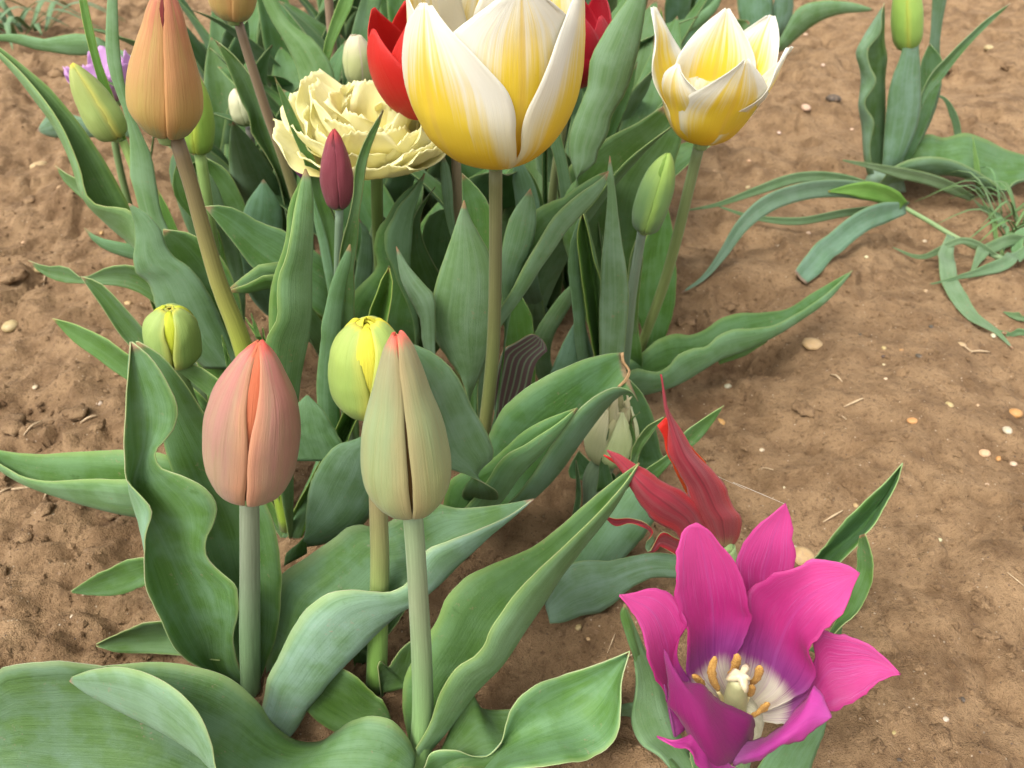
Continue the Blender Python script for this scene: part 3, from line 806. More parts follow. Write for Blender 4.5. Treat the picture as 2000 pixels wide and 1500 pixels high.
# ---- tall white and yellow tulip
P4 = plant_at(938, 1010, 'tall white tulip flamed with yellow on a brown stem in the middle of the row')
stem(P4, [(940, 960), (945, 850), (955, 770), (963, 680), (967, 560), (968, 440), (968, 322)], [.386, .386, .386, .386], [22, 24, 26, 27, 26, 26, 27], [(0.16, 0.27, 0.04), (0.17, 0.23, 0.05), (0.16, 0.165, 0.05), (0.130, 0.155, 0.042), (0.120, 0.125, 0.042), (0.112, 0.108, 0.042), (0.14, 0.14, 0.05)])

def cup(plant, base, Y, Rpx, Hpx, petals, mat, axis_px=None, thick=0.0006, inner_mat=None, rw=0.22):
    p0 = at(*base, Y)
    tp = axis_px or (base[0], base[1] - 100)
    a = at(*tp, Y) - p0; a /= np.linalg.norm(a)
    dep = np.dot(p0 - CAM, ray(1000, 750))
    k = dep / FPX
    fl = receptacle(plant, p0, a, Rpx * k * rw * 0.6)
    for (ph, prof, wd, opt) in petals:
        o = dict(opt); col = o.pop('color', (1, 1, 1)); mm = o.pop('mat', mat)
        G, ad = petal_grid(p0, a, math.radians(ph), [(r * Rpx * k, h * Hpx * k) for r, h in prof], [x * Rpx * k for x in wd], **o)
        sheet('petal', G, thick, [mm] * 3, fl, col, ad)
    return fl, p0, a, k

pr_o = [(0.10, 0.0), (0.45, 0.03), (0.76, 0.16), (0.95, 0.36), (1.02, 0.58), (1.02, 0.80), (0.98, 1.0)]
pr_i = [(0.08, 0.01), (0.40, 0.04), (0.70, 0.17), (0.88, 0.36), (0.95, 0.58), (0.95, 0.82), (0.93, 1.02)]
wd_o = [0.12, 0.52, 0.80, 0.96, 1.00, 0.92, 0.62, 0.08]
wd_i = [0.12, 0.50, 0.78, 0.92, 0.98, 0.98, 0.82, 0.20]
ro = dict(rho=1.0, n=34, m=25, ruff=(0.0014, 2.4), fringe=.0012)
cup(P4, (968, 310), .386, 158, 312, [
    (180, [(r, h * 1.10) for r, h in pr_o], wd_o, ro), (135, [(r, h * 1.12) for r, h in pr_i], wd_i, ro), (-105, [(r, h * 1.10) for r, h in pr_i], wd_i, ro),
    (18, [(r, h * 1.04) for r, h in pr_i], wd_i, ro), (78, [(r, h * 1.06) for r, h in pr_o], wd_o, ro), (-44, [(r * 1.01, h * 0.99) for r, h in pr_o], wd_o, ro)], WHITEYEL, axis_px=(966, 200))
leaf(P4, [(940, 905), (957, 845), (985, 795), (1037, 751), (1090, 723), (1142, 702), (1195, 690), (1217, 688)],
     [(960, 1010), (1002, 975), (1037, 933), (1076, 873), (1107, 828), (1146, 786), (1178, 764), (1206, 756), (1230, 763), (1246, 784)],
     [.37, .365, .37, .39], [.335, .335, .345, .365], M=[(945, 1030), (1010, 985), (1060, 940), (1092, 905), (1128, 860), (1165, 810), (1195, 770), (1224, 728)], YM=[.352, .35, .36, .382], n=50, m=13, color=(0.95, 1.0, 1.05))
sheet('dry_edge', blade_grid([(1212, 690), (1214, 706), (1226, 724), (1219, 741), (1207, 754)], [(1218, 688), (1220, 705), (1231, 723), (1224, 744), (1210, 757)], [.388, .383, .372], n=14, m=4)[0], .0012, [DRY], P4)
leaf(P4, [(868, 975), (878, 940), (904, 922), (950, 905), (985, 877), (1020, 845), (1055, 824), (1097, 807), (1127, 796)], [(905, 998), (925, 973), (950, 943), (971, 908), (995, 884), (1020, 872), (1051, 852), (1090, 826), (1127, 796)],
     [.33, .34, .345], [.318, .325, .345], M=[(930, 1025), (985, 970), (1020, 925), (1058, 885), (1095, 842), (1127, 798)], YM=[.325, .332, .345], n=44, color=(0.95, 1.05, 0.85))
leaf(P4, [(905, 925), (850, 905), (815, 840), (785, 760), (768, 705), (790, 666)], [(945, 910), (962, 895), (964, 880), (953, 852), (940, 824), (922, 793), (904, 754), (880, 716), (845, 688), (790, 666)],
     [.30, .30, .305], [.305, .302, .305], bulge=-.12, n=40, color=(0.95, 1.0, 1.05))
leaf(P4, [(908, 760), (897, 732), (873, 700), (852, 667), (840, 635), (842, 595), (851, 555), (866, 508), (882, 462), (896, 420), (906, 391)], [(924, 760), (945, 715), (965, 660), (975, 600), (972, 540), (955, 492), (932, 452), (916, 420), (907, 391)],
     [.395, .40, .41], [.40, .405, .41], bulge=-.14, n=40, color=(1.0, 1.05, 1.0))
leaf(P4, [(985, 612), (975, 540), (985, 460), (993, 432), (1012, 398), (1036, 368)], [(1000, 600), (1020, 520), (1040, 480), (1047, 445), (1046, 404), (1036, 368)], [.43, .43, .435], bulge=-.12)
leaf(P4, [(985, 560), (1010, 450), (1048, 408), (1080, 392), (1100, 386), (1122, 369), (1145, 354), (1170, 340), (1188, 334)], [(978, 600), (1000, 566), (1020, 526), (1036, 498), (1060, 458), (1080, 426), (1110, 396), (1140, 372), (1170, 352), (1188, 334)],
     [.435, .44, .45], [.415, .42, .43, .45], M=[(975, 640), (1000, 605), (1030, 560), (1052, 522), (1076, 488), (1110, 442), (1134, 420), (1162, 390), (1182, 356), (1188, 334)], YM=[.42, .425, .435, .45], n=44, color=(0.92, 0.98, 0.95))
leaf(P4, [(830, 690), (822, 660), (820, 625), (803, 590), (783, 548), (777, 515), (774, 481)], [(850, 690), (850, 620), (845, 573), (827, 553), (800, 522), (783, 495), (774, 481)], [.385, .39, .40], bulge=-.15, color=(0.85, 0.92, 0.9))
leaf(P4, [(905, 500), (903, 420), (902, 338)], [(958, 490), (959, 430), (954, 398), (940, 376), (920, 354), (902, 338)], [.47, .475, .48], bulge=.1, color=(.9, .95, .9))

# ---- second white and yellow tulip, right
P5 = plant_at(1232, 745, 'smaller open white and yellow tulip on a thin leaning green stem')
stem(P5, [(1245, 700), (1262, 650), (1295, 560), (1322, 465), (1346, 365), (1366, 282)], [.545, .53, .515, .505], [16, 18, 20, 21, 22, 22], [(0.17, 0.27, 0.05), (0.19, 0.24, 0.07), (0.17, 0.22, 0.07), (0.15, 0.19, 0.08)])
pv = [(0.08, 0.0), (0.36, 0.05), (0.58, 0.2), (0.74, 0.42), (0.84, 0.65), (0.93, 0.85), (1.02, 1.0)]
wv = [0.12, 0.42, 0.58, 0.66, 0.66, 0.52, 0.28, 0.03]
wv2 = [0.12, 0.42, 0.60, 0.74, 0.78, 0.70, 0.42, 0.05]
rv = dict(rho=0.95, n=30, m=23, ruff=(0.0022, 2.0), fringe=.0012)
cup(P5, (1370, 276), .503, 122, 202, [
    (178, pv[:4] + [(0.80, .65), (0.84, .85), (0.88, 1.08)], wv2, rv), (140, pv[:4] + [(0.92, .65), (1.0, .88), (1.10, 1.06)], wv2, rv), (-112, pv[:4] + [(0.92, .68), (0.98, .9), (1.14, 1.10)], wv, rv),
    (26, pv[:4] + [(0.88, .62), (0.92, .8), (0.95, .93)], wv2, rv), (84, pv[:4] + [(0.90, .62), (0.96, .80), (1.02, .95)], wv, rv), (-40, pv[:4] + [(0.86, .60), (0.86, .72), (0.80, .80)], wv2, dict(rho=0.62, n=28, m=19, ruff=(0.002, 1.5)))],
    WHITEYEL, axis_px=(1392, 150))
leaf(P5, [(1150, 640), (1105, 480), (1092, 400), (1104, 338), (1190, 268), (1245, 240), (1296, 206)], [(1245, 650), (1262, 560), (1292, 470), (1312, 340), (1332, 268), (1336, 232)], [.575, .585, .60], bulge=.07, n=40, color=(.9, .95, .8))
leaf(P5, [(1258, 665), (1240, 600), (1246, 520), (1268, 450), (1303, 398)], [(1300, 655), (1315, 610), (1321, 560), (1318, 500), (1312, 440), (1303, 398)], [.55, .555, .56], bulge=.1, color=(1.0, 1.1, .9))
leaf(P5, [(1222, 708), (1252, 690), (1288, 662), (1320, 652), (1348, 654), (1374, 645), (1408, 622), (1442, 612), (1488, 610), (1540, 602), (1584, 574), (1632, 546), (1665, 528)],
     [(1216, 735), (1244, 720), (1264, 724), (1286, 726), (1305, 717), (1325, 694), (1352, 682), (1381, 677), (1402, 657), (1430, 644), (1466, 642), (1506, 636), (1560, 610), (1608, 578), (1665, 528)],
     [.52, .545, .57, .60], [.495, .515, .545, .60], M=[(1215, 785), (1276, 764), (1332, 746), (1400, 704), (1450, 684), (1502, 660), (1560, 626), (1616, 586), (1665, 530)], YM=[.505, .52, .55, .60], n=56, color=(.95, 1.0, .95), root=False)
leaf(P5, [(1400, 700), (1450, 680), (1502, 655)], [(1405, 712), (1460, 692), (1498, 668)], [.57, .58, .59], root=False, n=14, color=(1.1, 1.15, .8))
leaf(P5, [(1172, 705), (1171, 600), (1176, 500), (1181, 450), (1186, 390), (1187, 330), (1191, 304)], [(1217, 700), (1223, 650), (1228, 600), (1226, 550), (1219, 500), (1211, 450), (1203, 380), (1196, 330), (1191, 304)], [.45, .455, .47], bulge=-.12, n=40, color=(1.0, 1.05, 1.0))
leaf(P5, [(1164, 710), (1150, 640), (1141, 580), (1133, 520), (1128, 452), (1137, 414)], [(1180, 710), (1177, 600), (1173, 545), (1160, 508), (1152, 465), (1138, 414)], [.455, .46, .47], M=[(1172, 712), (1166, 610), (1156, 530), (1146, 470), (1138, 414)], YM=[.475, .48, .475], n=36, color=(.9, 1.0, .6))
leaf(P5, [(1132, 720), (1118, 600), (1112, 480), (1135, 414)], [(1152, 700), (1141, 600), (1132, 520), (1136, 414)], [.47, .475, .48], bulge=-.1, color=(.8, .88, .85))
leaf(P5, [(1208, 690), (1222, 640), (1240, 600)], [(1255, 700), (1248, 650), (1240, 600)], [.52, .525, .53], root=True, n=16, color=(.9, 1.05, .7))
leaf(P5, [(1125, 345), (1112, 300), (1114, 255), (1130, 212), (1148, 164), (1150, 138), (1155, 110), (1167, 88), (1190, 48), (1225, 0), (1262, -60)], [(1135, 340), (1162, 318), (1170, 288), (1186, 264), (1192, 230), (1218, 188), (1236, 140), (1250, 82), (1262, 0), (1268, -60)],
     [.54, .55, .56], bulge=-.16, n=44, color=(1.0, 1.05, 1.0))
leaf(P5, [(1180, 270), (1205, 200), (1230, 150), (1245, 120)], [(1190, 290), (1215, 230), (1237, 170), (1245, 120)], [.60, .60, .61], n=18, color=(.7, .8, .75))

# ---- deep green bud beside it
P5b = plant_at(1215, 740, 'tulip with a narrow deep green bud beside the smaller white tulip', Y=.52)
stem(P5b, [(1225, 660), (1236, 560), (1246, 500), (1254, 450)], [.51, .505, .50], [22, 22, 20, 18], [(0.15, 0.22, 0.12), (0.16, 0.23, 0.13), (0.15, 0.2, 0.14)])
bud(P5b, (1258, 452), (1305, 298), .495, .495, 66, DEEPGREEN, phis=(1.05, -1.05, 3.1), gap=0.99, inner_color=(.6, .7, .4),
    prof=[(0.3, 0.0), (0.7, 0.05), (0.92, 0.18), (1.0, 0.36), (0.98, 0.52), (0.86, 0.68), (0.64, 0.83), (0.36, 0.94), (0.08, 1.0)])
leaf(P5b, [(1228, 650), (1226, 560), (1232, 500), (1248, 452)], [(1243, 650), (1250, 560), (1256, 500), (1250, 452)], [.525, .525, .52], n=20)

# ---- big orange bud, left
P6 = plant_at(578, 1090, 'tulip with a large orange bud on a long leaning brown to lime stem', Y=.352)
stem(P6, [(562, 1030), (548, 960), (530, 880), (492, 735), (462, 640), (430, 560), (400, 460), (370, 350), (343, 266)], [.356, .362, .368, .372, .375], [32, 32, 34, 40, 40, 36, 32, 30, 30], [(0.22, 0.34, 0.03), (0.24, 0.34, 0.03), (0.26, 0.34, 0.03), (0.27, 0.34, 0.035), (0.27, 0.33, 0.035), (0.25, 0.26, 0.05), (0.21, 0.19, 0.055), (0.165, 0.13, 0.052), (0.145, 0.10, 0.05)])
bud(P6, (326, 266), (320, -30), .375, .375, 138, ORANGEBUD, phis=(1.0, -1.1, 3.05), inner=REDOUT, gap=0.99, inner_color=(.6, .6, .3),
    prof=[(0.25, 0.0), (0.60, 0.05), (0.80, 0.11), (0.97, 0.2), (1.0, 0.3), (0.94, 0.43), (0.79, 0.57), (0.57, 0.74), (0.35, 0.90), (0.12, 1.0)])
leaf(P6, [(400, 720), (340, 660), (305, 600), (285, 548), (266, 533), (261, 510), (265, 470), (262, 432), (251, 397)], [(480, 720), (440, 640), (402, 562), (370, 522), (341, 500), (326, 480), (315, 450), (290, 420), (253, 397)], [.42, .42, .42, .425], bulge=-.14, n=40, color=(.95, .98, .9), root=False)
leaf(P6, [(480, 660), (460, 560), (420, 490), (370, 456), (320, 448)], [(420, 700), (385, 640), (345, 560), (322, 490), (318, 448)], [.43, .435, .44], bulge=.14, color=(.95, 1, .9))
leaf(P6, [(330, 725), (250, 692), (215, 665), (175, 645), (140, 631), (103, 622)], [(330, 770), (258, 748), (230, 730), (190, 700), (140, 664), (103, 623)], [.39, .40, .42], bulge=.16, color=(1, 1.08, .8))
leaf(P6, [(320, 700), (285, 650), (255, 615), (225, 580), (190, 549), (158, 540)], [(300, 710), (262, 685), (240, 662), (222, 636), (203, 606), (180, 573), (158, 541)], [.43, .44, .45], bulge=.3, n=30)
leaf(P6, [(320, 590), (306, 562), (290, 535), (262, 519), (240, 517), (210, 522), (180, 535), (160, 542), (130, 521), (90, 520), (56, 509)], [(320, 612), (285, 580), (250, 563), (200, 556), (160, 554), (112, 549), (78, 532), (56, 511)], [.46, .47, .49], bulge=.16, n=36)
leaf(P6, [(300, 490), (265, 478), (220, 470), (190, 462), (165, 445)], [(300, 525), (265, 508), (240, 501), (210, 490), (185, 474), (165, 446)], [.51, .52, .53], bulge=-.15, color=(.8, .95, .8))
leaf(P6, [(540, 760), (525, 640), (525, 600), (528, 566), (538, 528), (550, 496), (559, 460), (561, 416), (570, 384), (586, 354), (595, 330)], [(520, 740), (520, 662), (542, 618), (541, 580), (545, 538), (558, 506), (566, 470), (574, 416), (584, 368), (595, 330)],
     [.345, .355, .37], [.335, .34, .35, .37], M=[(575, 860), (592, 712), (603, 660), (609, 590), (609, 530), (611, 480), (611, 420), (609, 372), (601, 338), (596, 330)], YM=[.345, .35, .36, .37], n=50, color=(1.0, 1.1, .85))
leaf(P6, [(625, 850), (620, 780), (622, 700), (628, 640), (636, 598), (646, 555), (660, 520), (683, 477)], [(662, 860), (662, 760), (664, 680), (668, 610), (676, 560), (684, 520), (687, 492), (684, 477)], [.37, .375, .385], bulge=-.2, n=40, color=(.95, 1.05, .95))
leaf(P6, [(715, 650), (720, 612), (733, 580), (745, 545), (760, 520)], [(750, 660), (760, 610), (767, 560), (765, 530), (760, 520)], [.37, .375, .38], M=[(735, 660), (744, 600), (755, 560), (760, 520)], YM=[.385, .385, .38], n=24, color=(.95, 1.05, .6))
leaf(P6, [(600, 1080), (600, 980), (625, 905), (660, 868), (700, 855), (720, 840)], [(555, 1105), (560, 1080), (640, 1060), (700, 1030), (740, 980), (735, 840)], [.30, .305, .315], bulge=-.12, n=36, root=False, color=(1.0, 1.02, 1.05))
leaf(P6, [(570, 900), (560, 830), (580, 790), (600, 770)], [(690, 900), (660, 850), (630, 800), (600, 770)], [.33, .335, .34], bulge=-.1, n=24, root=False, color=(.85, .95, .8))
leaf(P6, [(430, 745), (380, 712), (340, 706), (320, 705)], [(440, 800), (390, 760), (345, 722), (320, 706)], [.36, .365, .37], bulge=.15, n=20, root=True, color=(1, 1.05, .85))

# ---- leaves of the plant at the left edge of the row with two lime buds
P7 = plant_at(330, 600, 'tulip with a slim tilted lime bud and long folded leaves', Y=.50)
stem(P7, [(300, 480), (262, 330), (240, 275)], [.50, .505, .51], [18, 18, 16], [(0.2, 0.3, 0.06), (0.22, 0.32, 0.07), (0.25, 0.36, 0.09)])
bud(P7, (228, 270), (140, 124), .51, .51, 72, LIMEBUD, phis=(1.1, -0.9, 3.1), gap=1.0, inner_color=(.9, .9, .6), prof=[(0.3, 0.0), (0.72, 0.05), (0.95, 0.18), (1.0, 0.32), (0.92, 0.5), (0.74, 0.68), (0.52, 0.83), (0.28, 0.94), (0.06, 1.0)])
leaf(P7, [(290, 500), (262, 420), (236, 370), (202, 310), (162, 250), (130, 210), (95, 170), (60, 140), (30, 115), (-20, 78)], [(270, 500), (256, 412), (220, 404), (190, 400), (172, 386), (163, 362), (158, 335), (145, 300), (125, 255), (105, 220), (75, 180), (40, 140), (-20, 84)],
     [.50, .52, .54], [.48, .49, .51, .54], M=[(290, 530), (262, 484), (222, 450), (186, 412), (160, 365), (140, 310), (108, 248), (70, 196), (22, 136), (-20, 92)], YM=[.495, .50, .52, .54], n=50, color=(1, 1.05, .85))
leaf(P7, [(300, 470), (280, 430), (265, 380), (255, 340), (254, 300), (250, 250), (236, 200), (220, 160), (208, 110), (207, 60), (212, -30)], [(345, 470), (325, 440), (306, 360), (295, 300), (271, 250), (256, 210), (241, 150), (233, 80), (229, -30)], [.475, .48, .49], bulge=-.12, n=40, color=(1.15, 1.15, 1.05))
leaf(P7, [(260, 330), (240, 290), (216, 220), (196, 170), (180, 120), (165, 60), (150, -25)], [(275, 330), (250, 280), (235, 230), (215, 170), (200, 130), (185, 70), (164, -25)], [.52, .525, .53], bulge=.2, n=36, color=(1.1, 1.2, .75))
leaf(P7, [(200, 385), (165, 357), (140, 345), (108, 324)], [(200, 420), (150, 380), (125, 355), (108, 326)], [.56, .57, .58], bulge=.2, n=20)
leaf(P7, [(320, 450), (312, 400), (308, 370)], [(348, 450), (330, 410), (308, 370)], [.50, .505, .51], n=16, color=(.9, 1, .55))

P7b = plant_at(415, 600, 'tulip with a plump lime bud tucked behind the large orange bud', Y=.53)
stem(P7b, [(412, 450), (400, 360), (390, 298)], [.53, .53, .53], [24, 24, 22], [(0.2, 0.3, 0.08), (0.22, 0.33, 0.1), (0.24, 0.36, 0.1)])
bud(P7b, (388, 298), (378, 140), .53, .53, 66, LIMEBUD, phis=(0.8, -1.3, 2.9), gap=1.0, inner_color=(.9, .9, .6), color=(.95, 1.1, .7))
leaf(P7b, [(420, 500), (385, 440), (340, 380), (337, 350), (345, 320)], [(440, 500), (420, 440), (375, 400), (352, 350), (345, 320)], [.55, .55, .55], n=24, color=(1, 1.1, .85))
leaf(P7b, [(425, 500), (400, 420), (398, 350), (402, 330)], [(470, 500), (438, 400), (420, 355), (402, 330)], [.56, .56, .56], n=24, color=(1, 1.05, .9), bulge=-.1)
leaf(P7b, [(420, 560), (375, 470), (348, 400), (330, 330), (352, 270)], [(455, 560), (415, 470), (390, 400), (372, 330), (352, 270)], [.60, .60, .60], n=24, color=(.7, .8, .75), bulge=-.1)

# ---- blunt pale green bud at left
P8 = plant_at(395, 830, 'tulip with a blunt pale green bud low among the leaves', Y=.385)
stem(P8, [(380, 800), (360, 745), (345, 705)], [.378, .374, .37], [24, 24, 22], [(0.12, 0.2, 0.06), (0.13, 0.22, 0.07), (0.16, 0.26, 0.09)])
fl8, q0, qa, qR, qH = bud(P8, (345, 708), (332, 602), .37, .37, 104, LIMEBUD, phis=(0.85, -1.2, 3.0), inner=YGIN, gap=lambda v: 0.92 - 0.2 * sstep(.4, .9, v), inner_color=(.75, .9, .6), color=(.85, .95, .95),
    prof=[(0.25, 0.0), (0.66, 0.06), (0.92, 0.2), (1.0, 0.42), (0.98, 0.62), (0.86, 0.80), (0.60, 0.93), (0.36, 0.99), (0.22, 1.0)])
for k in range(6):
    G, ad = petal_grid(q0, qa, k * 1.05 + .2, [(qR * .3, qH * .5), (qR * .55, qH * .78), (qR * .42, qH * .93), (qR * .08, qH * .99)], [qR * .3, qR * .5, qR * .45, qR * .2, qR * .04], 0.8, n=12, m=7)
    sheet('petal', G, 0.0009, [LIMEBUD], fl8, (.9, .95, .8), ad)
leaf(P8, [(400, 950), (330, 890), (245, 880), (160, 882), (80, 887), (0, 880), (-60, 865)], [(400, 960), (330, 938), (247, 937), (150, 938), (90, 940), (40, 928), (0, 906), (-60, 866)], [.36, .365, .375, .385], [.335, .34, .355, .385], M=[(400, 1000), (330, 1010), (252, 1004), (180, 988), (100, 962), (40, 938), (0, 916), (-60, 867)], YM=[.345, .35, .365, .385], n=36, color=(1.0, 1.05, .9))
leaf(P8, [(370, 620), (335, 600), (310, 585), (304, 558)], [(345, 640), (318, 610), (306, 580), (304, 560)], [.43, .43, .435], n=16, color=(1, 1.1, .7))
for (tp, bs, wd) in [((478, 620), (520, 680), 16), ((432, 655), (450, 720), 14), ((455, 640), (470, 700), 12), ((490, 612), (505, 660), 12), ((512, 640), (520, 690), 12)]:
    leaf(P8, [(bs[0] - wd / 2, bs[1]), tp], [(bs[0] + wd / 2, bs[1]), (tp[0] + 1, tp[1])], [.40, .405], n=12, root=False, color=(1, 1.15, .75))

# ---- slim purple bud
P9 = plant_at(660, 720, 'tulip with a slim dusky purple bud in front of the pale yellow double flower', Y=.45)
stem(P9, [(660, 600), (661, 490), (663, 408)], [.445, .44, .438], [20, 18, 16], [(0.13, 0.2, 0.1), (0.16, 0.24, 0.14), (0.18, 0.26, 0.16)])
bud(P9, (662, 406), (652, 252), .438, .438, 62, PURPLEBUD, phis=(1.05, -1.05, 3.1), gap=0.99, inner_color=(.6, .6, .6),
    prof=[(0.3, 0.0), (0.66, 0.06), (0.9, 0.18), (1.0, 0.34), (0.93, 0.52), (0.76, 0.68), (0.52, 0.84), (0.28, 0.94), (0.04, 1.0)])
leaf(P9, [(660, 580), (668, 470), (680, 430), (690, 380), (692, 345), (696, 318), (706, 288), (725, 250), (748, 215)], [(692, 580), (692, 520), (698, 470), (702, 420), (709, 370), (716, 320), (727, 280), (739, 250), (748, 216)], [.43, .425, .425], bulge=.22, n=40, color=(.85, .95, .8))
leaf(P9, [(650, 560), (626, 440), (608, 370), (600, 340), (592, 310), (575, 270), (555, 215), (535, 148)], [(660, 560), (658, 490), (655, 430), (640, 395), (628, 345), (606, 290), (588, 248), (560, 190), (535, 148)], [.47, .475, .485], bulge=.15, n=40, color=(.78, .88, .65))
leaf(P9, [(645, 600), (628, 500), (612, 420), (606, 370)], [(662, 600), (650, 520), (632, 440), (607, 370)], [.455, .46, .465], bulge=-.1, n=24, color=(.9, .98, 1.0))

# ---- pale yellow double tulip
P10 = plant_at(745, 640, 'tulip with a ruffled pale yellow double flower and fringed petals', Y=.53)
stem(P10, [(742, 520), (737, 420), (736, 325)], [.52, .505, .50], [24, 24, 24], [(0.08, 0.13, 0.03), (0.10, 0.16, 0.03), (0.12, 0.18, 0.04)])
p0 = at(728, 318, .50); a10 = np.array([0.03, -0.10, 1.0]); a10 /= np.linalg.norm(a10)
fl10 = receptacle(P10, p0, a10, 0.006, (0.3, 0.32, 0.1))
rr = random.Random(5)
for ring, (npet, sp, hh, wdt, op) in enumerate([(8, .057, .024, .024, 0), (8, .053, .033, .022, 1), (8, .045, .040, .020, 2), (7, .034, .042, .017, 3), (7, .022, .040, .013, 4)]):
    for k in range(npet):
        ph = 2 * math.pi * (k + 0.5 * (ring % 2)) / npet + rr.uniform(-.22, .22) + ring * 0.3
        s_ = sp * .92 * rr.uniform(.88, 1.10); h_ = hh * rr.uniform(.8, 1.2)
        prof = [(.003, .001 + ring * .001), (s_ * .45, h_ * .16), (s_ * .78, h_ * .50), (s_ * 1.0, h_ * 1.0)]
        if ring >= 2:
            prof = [(.003, .003), (s_ * .55, h_ * .30), (s_ * .85, h_ * .65), (s_ * rr.uniform(.85, 1.1), h_ * 1.0)]
        G, ad = petal_grid(p0, a10, ph, prof, [.004, wdt * .7, wdt * 1.05, wdt * 1.2, wdt * 1.2, wdt * 1.0, wdt * .62], rho=.8 + .5 * rr.random(), n=22, m=27, ruff=(.0050, 1.4), fringe=.0026, twist=rr.uniform(-.15, .15))
        sheet('petal', G, .0005, [CREAM], fl10, tuple(np.array((1, 1, 1)) * rr.uniform(.94, 1.02)), ad)
leaf(P10, [(700, 560), (726, 536), (737, 520), (736, 506), (730, 482), (733, 466), (738, 446), (754, 426), (768, 400), (790, 374), (816, 354), (829, 338)], [(790, 580), (776, 550), (766, 520), (754, 496), (750, 470), (753, 450), (766, 428), (780, 400), (800, 380), (820, 352), (829, 338)],
     [.475, .48, .485], [.465, .47, .485], M=[(800, 610), (800, 560), (801, 510), (804, 470), (808, 420), (818, 380), (827, 348), (829, 338)], YM=[.47, .475, .485], n=44, color=(.8, .88, .8))
leaf(P10, [(690, 560), (700, 500), (705, 440), (700, 425)], [(725, 560), (728, 500), (720, 450), (700, 425)], [.49, .49, .49], bulge=-.12, n=24, color=(.75, .82, .8))
leaf(P10, [(800, 560), (795, 480), (815, 410), (850, 365)], [(880, 570), (850, 520), (826, 470), (822, 420), (850, 365)], [.50, .505, .51], bulge=.14, n=28, color=(.7, .78, .65))
leaf(P10, [(890, 500), (870, 420), (862, 360), (860, 325), (864, 300)], [(900, 500), (886, 420), (882, 350), (876, 322), (865, 300)], [.49, .495, .50], bulge=-.15, n=28, color=(.95, 1.0, 1.0))
leaf(P10, [(830, 560), (822, 480), (845, 415), (880, 405)], [(900, 560), (900, 480), (895, 430), (880, 405)], [.52, .525, .53], bulge=.1, n=24, color=(.65, .75, .65))

# ---- second orange bud, top left
P11 = plant_at(605, 560, 'tulip with an orange bud and a thin leaning brown stem behind the long leaves', Y=.61)
stem(P11, [(600, 470), (574, 375), (550, 300), (524, 228), (500, 155), (480, 92), (464, 38)], [.605, .60, .595, .59], [24, 26, 24, 22, 20, 19, 18], [(0.18, 0.3, 0.05), (0.22, 0.31, 0.06), (0.24, 0.25, 0.08), (0.23, 0.16, 0.09), (0.2, 0.14, 0.09)])
bud(P11, (456, 38), (448, -130), .585, .585, 92, ORANGEBUD, phis=(1.0, -1.1, 3.05), inner=REDOUT, gap=0.99, inner_color=(.6, .6, .3))
leaf(P11, [(560, 420), (535, 330), (510, 288), (492, 262), (486, 225), (472, 200), (458, 165), (440, 120), (420, 77)], [(585, 420), (565, 340), (550, 280), (530, 230), (502, 170), (480, 135), (456, 107), (420, 78)], [.61, .615, .62], M=[(565, 430), (540, 330), (515, 260), (498, 200), (478, 155), (452, 110), (420, 78)], YM=[.62, .625, .62], n=36, color=(1, 1.05, .95))
leaf(P11, [(590, 590), (545, 562), (500, 530), (462, 482), (430, 442), (400, 405)], [(600, 480), (570, 460), (545, 446), (520, 438), (500, 430), (470, 412), (440, 402), (400, 403)], [.46, .465, .475], [.48, .48, .475], bulge=.14, n=36, color=(.88, .95, .9))
leaf(P11, [(570, 545), (545, 511), (520, 512), (500, 520), (475, 540), (443, 567)], [(565, 575), (545, 531), (510, 540), (480, 556), (443, 568)], [.41, .405, .40], [.405, .40, .40], M=[(570, 600), (545, 560), (520, 562), (490, 570), (443, 570)], YM=[.41, .405, .40], n=28, color=(.95, 1.05, .85))
leaf(P11, [(480, 560), (465, 470), (480, 400), (515, 350)], [(560, 560), (552, 470), (548, 400), (515, 350)], [.57, .575, .58], bulge=-.12, n=28, color=(.8, .92, .95))
leaf(P11, [(470, 480), (420, 380), (360, 330), (398, 308)], [(500, 470), (470, 380), (440, 330), (398, 306)], [.60, .605, .61], n=28, color=(.75, .85, .7))
leaf(P11, [(560, 420), (530, 300), (520, 230), (500, 180)], [(590, 420), (560, 310), (540, 230), (501, 180)], [.63, .63, .63], n=28, color=(.8, .9, .85))

# ---- red tulips behind the tall white one
P12 = plant_at(892, 640, 'bright red tulip half hidden behind the tall white and yellow flower', Y=.52)
stem(P12, [(893, 520), (893, 430), (892, 350), (886, 280), (862, 225)], [.51, .505, .50], [22, 22, 22, 20, 20], [(0.18, 0.22, 0.06), (0.24, 0.24, 0.08), (0.22, 0.19, 0.10), (0.2, 0.15, 0.1)])
pr_r = [(0.10, 0.0), (0.52, 0.05), (0.82, 0.2), (0.98, 0.42), (1.0, 0.65), (0.92, 0.85), (0.80, 1.0)]
wr = [0.14, 0.6, 0.86, 1.0, 0.98, 0.80, 0.5, 0.08]
rd = dict(rho=0.98, n=22, m=15)
cup(P12, (858, 222), .50, 100, 196, [(180, pr_r, wr, rd), (120, pr_r, wr, rd), (-120, [(r * .95, h * 1.05) for r, h in pr_r], wr, rd), (0, pr_r, wr, rd), (60, pr_r, wr, rd), (-62, [(r * 1.03, h * .96) for r, h in pr_r], wr, rd)], RED, axis_px=(830, 120))
P12b = plant_at(1075, 470, 'dark crimson tulip peeping out beside the tall white and yellow flower', Y=.62)
stem(P12b, [(1085, 330), (1100, 240), (1108, 165)], [.61, .60, .60], [18, 18, 18], [(0.12, 0.2, 0.06), (0.16, 0.2, 0.07), (0.18, 0.18, 0.08)])
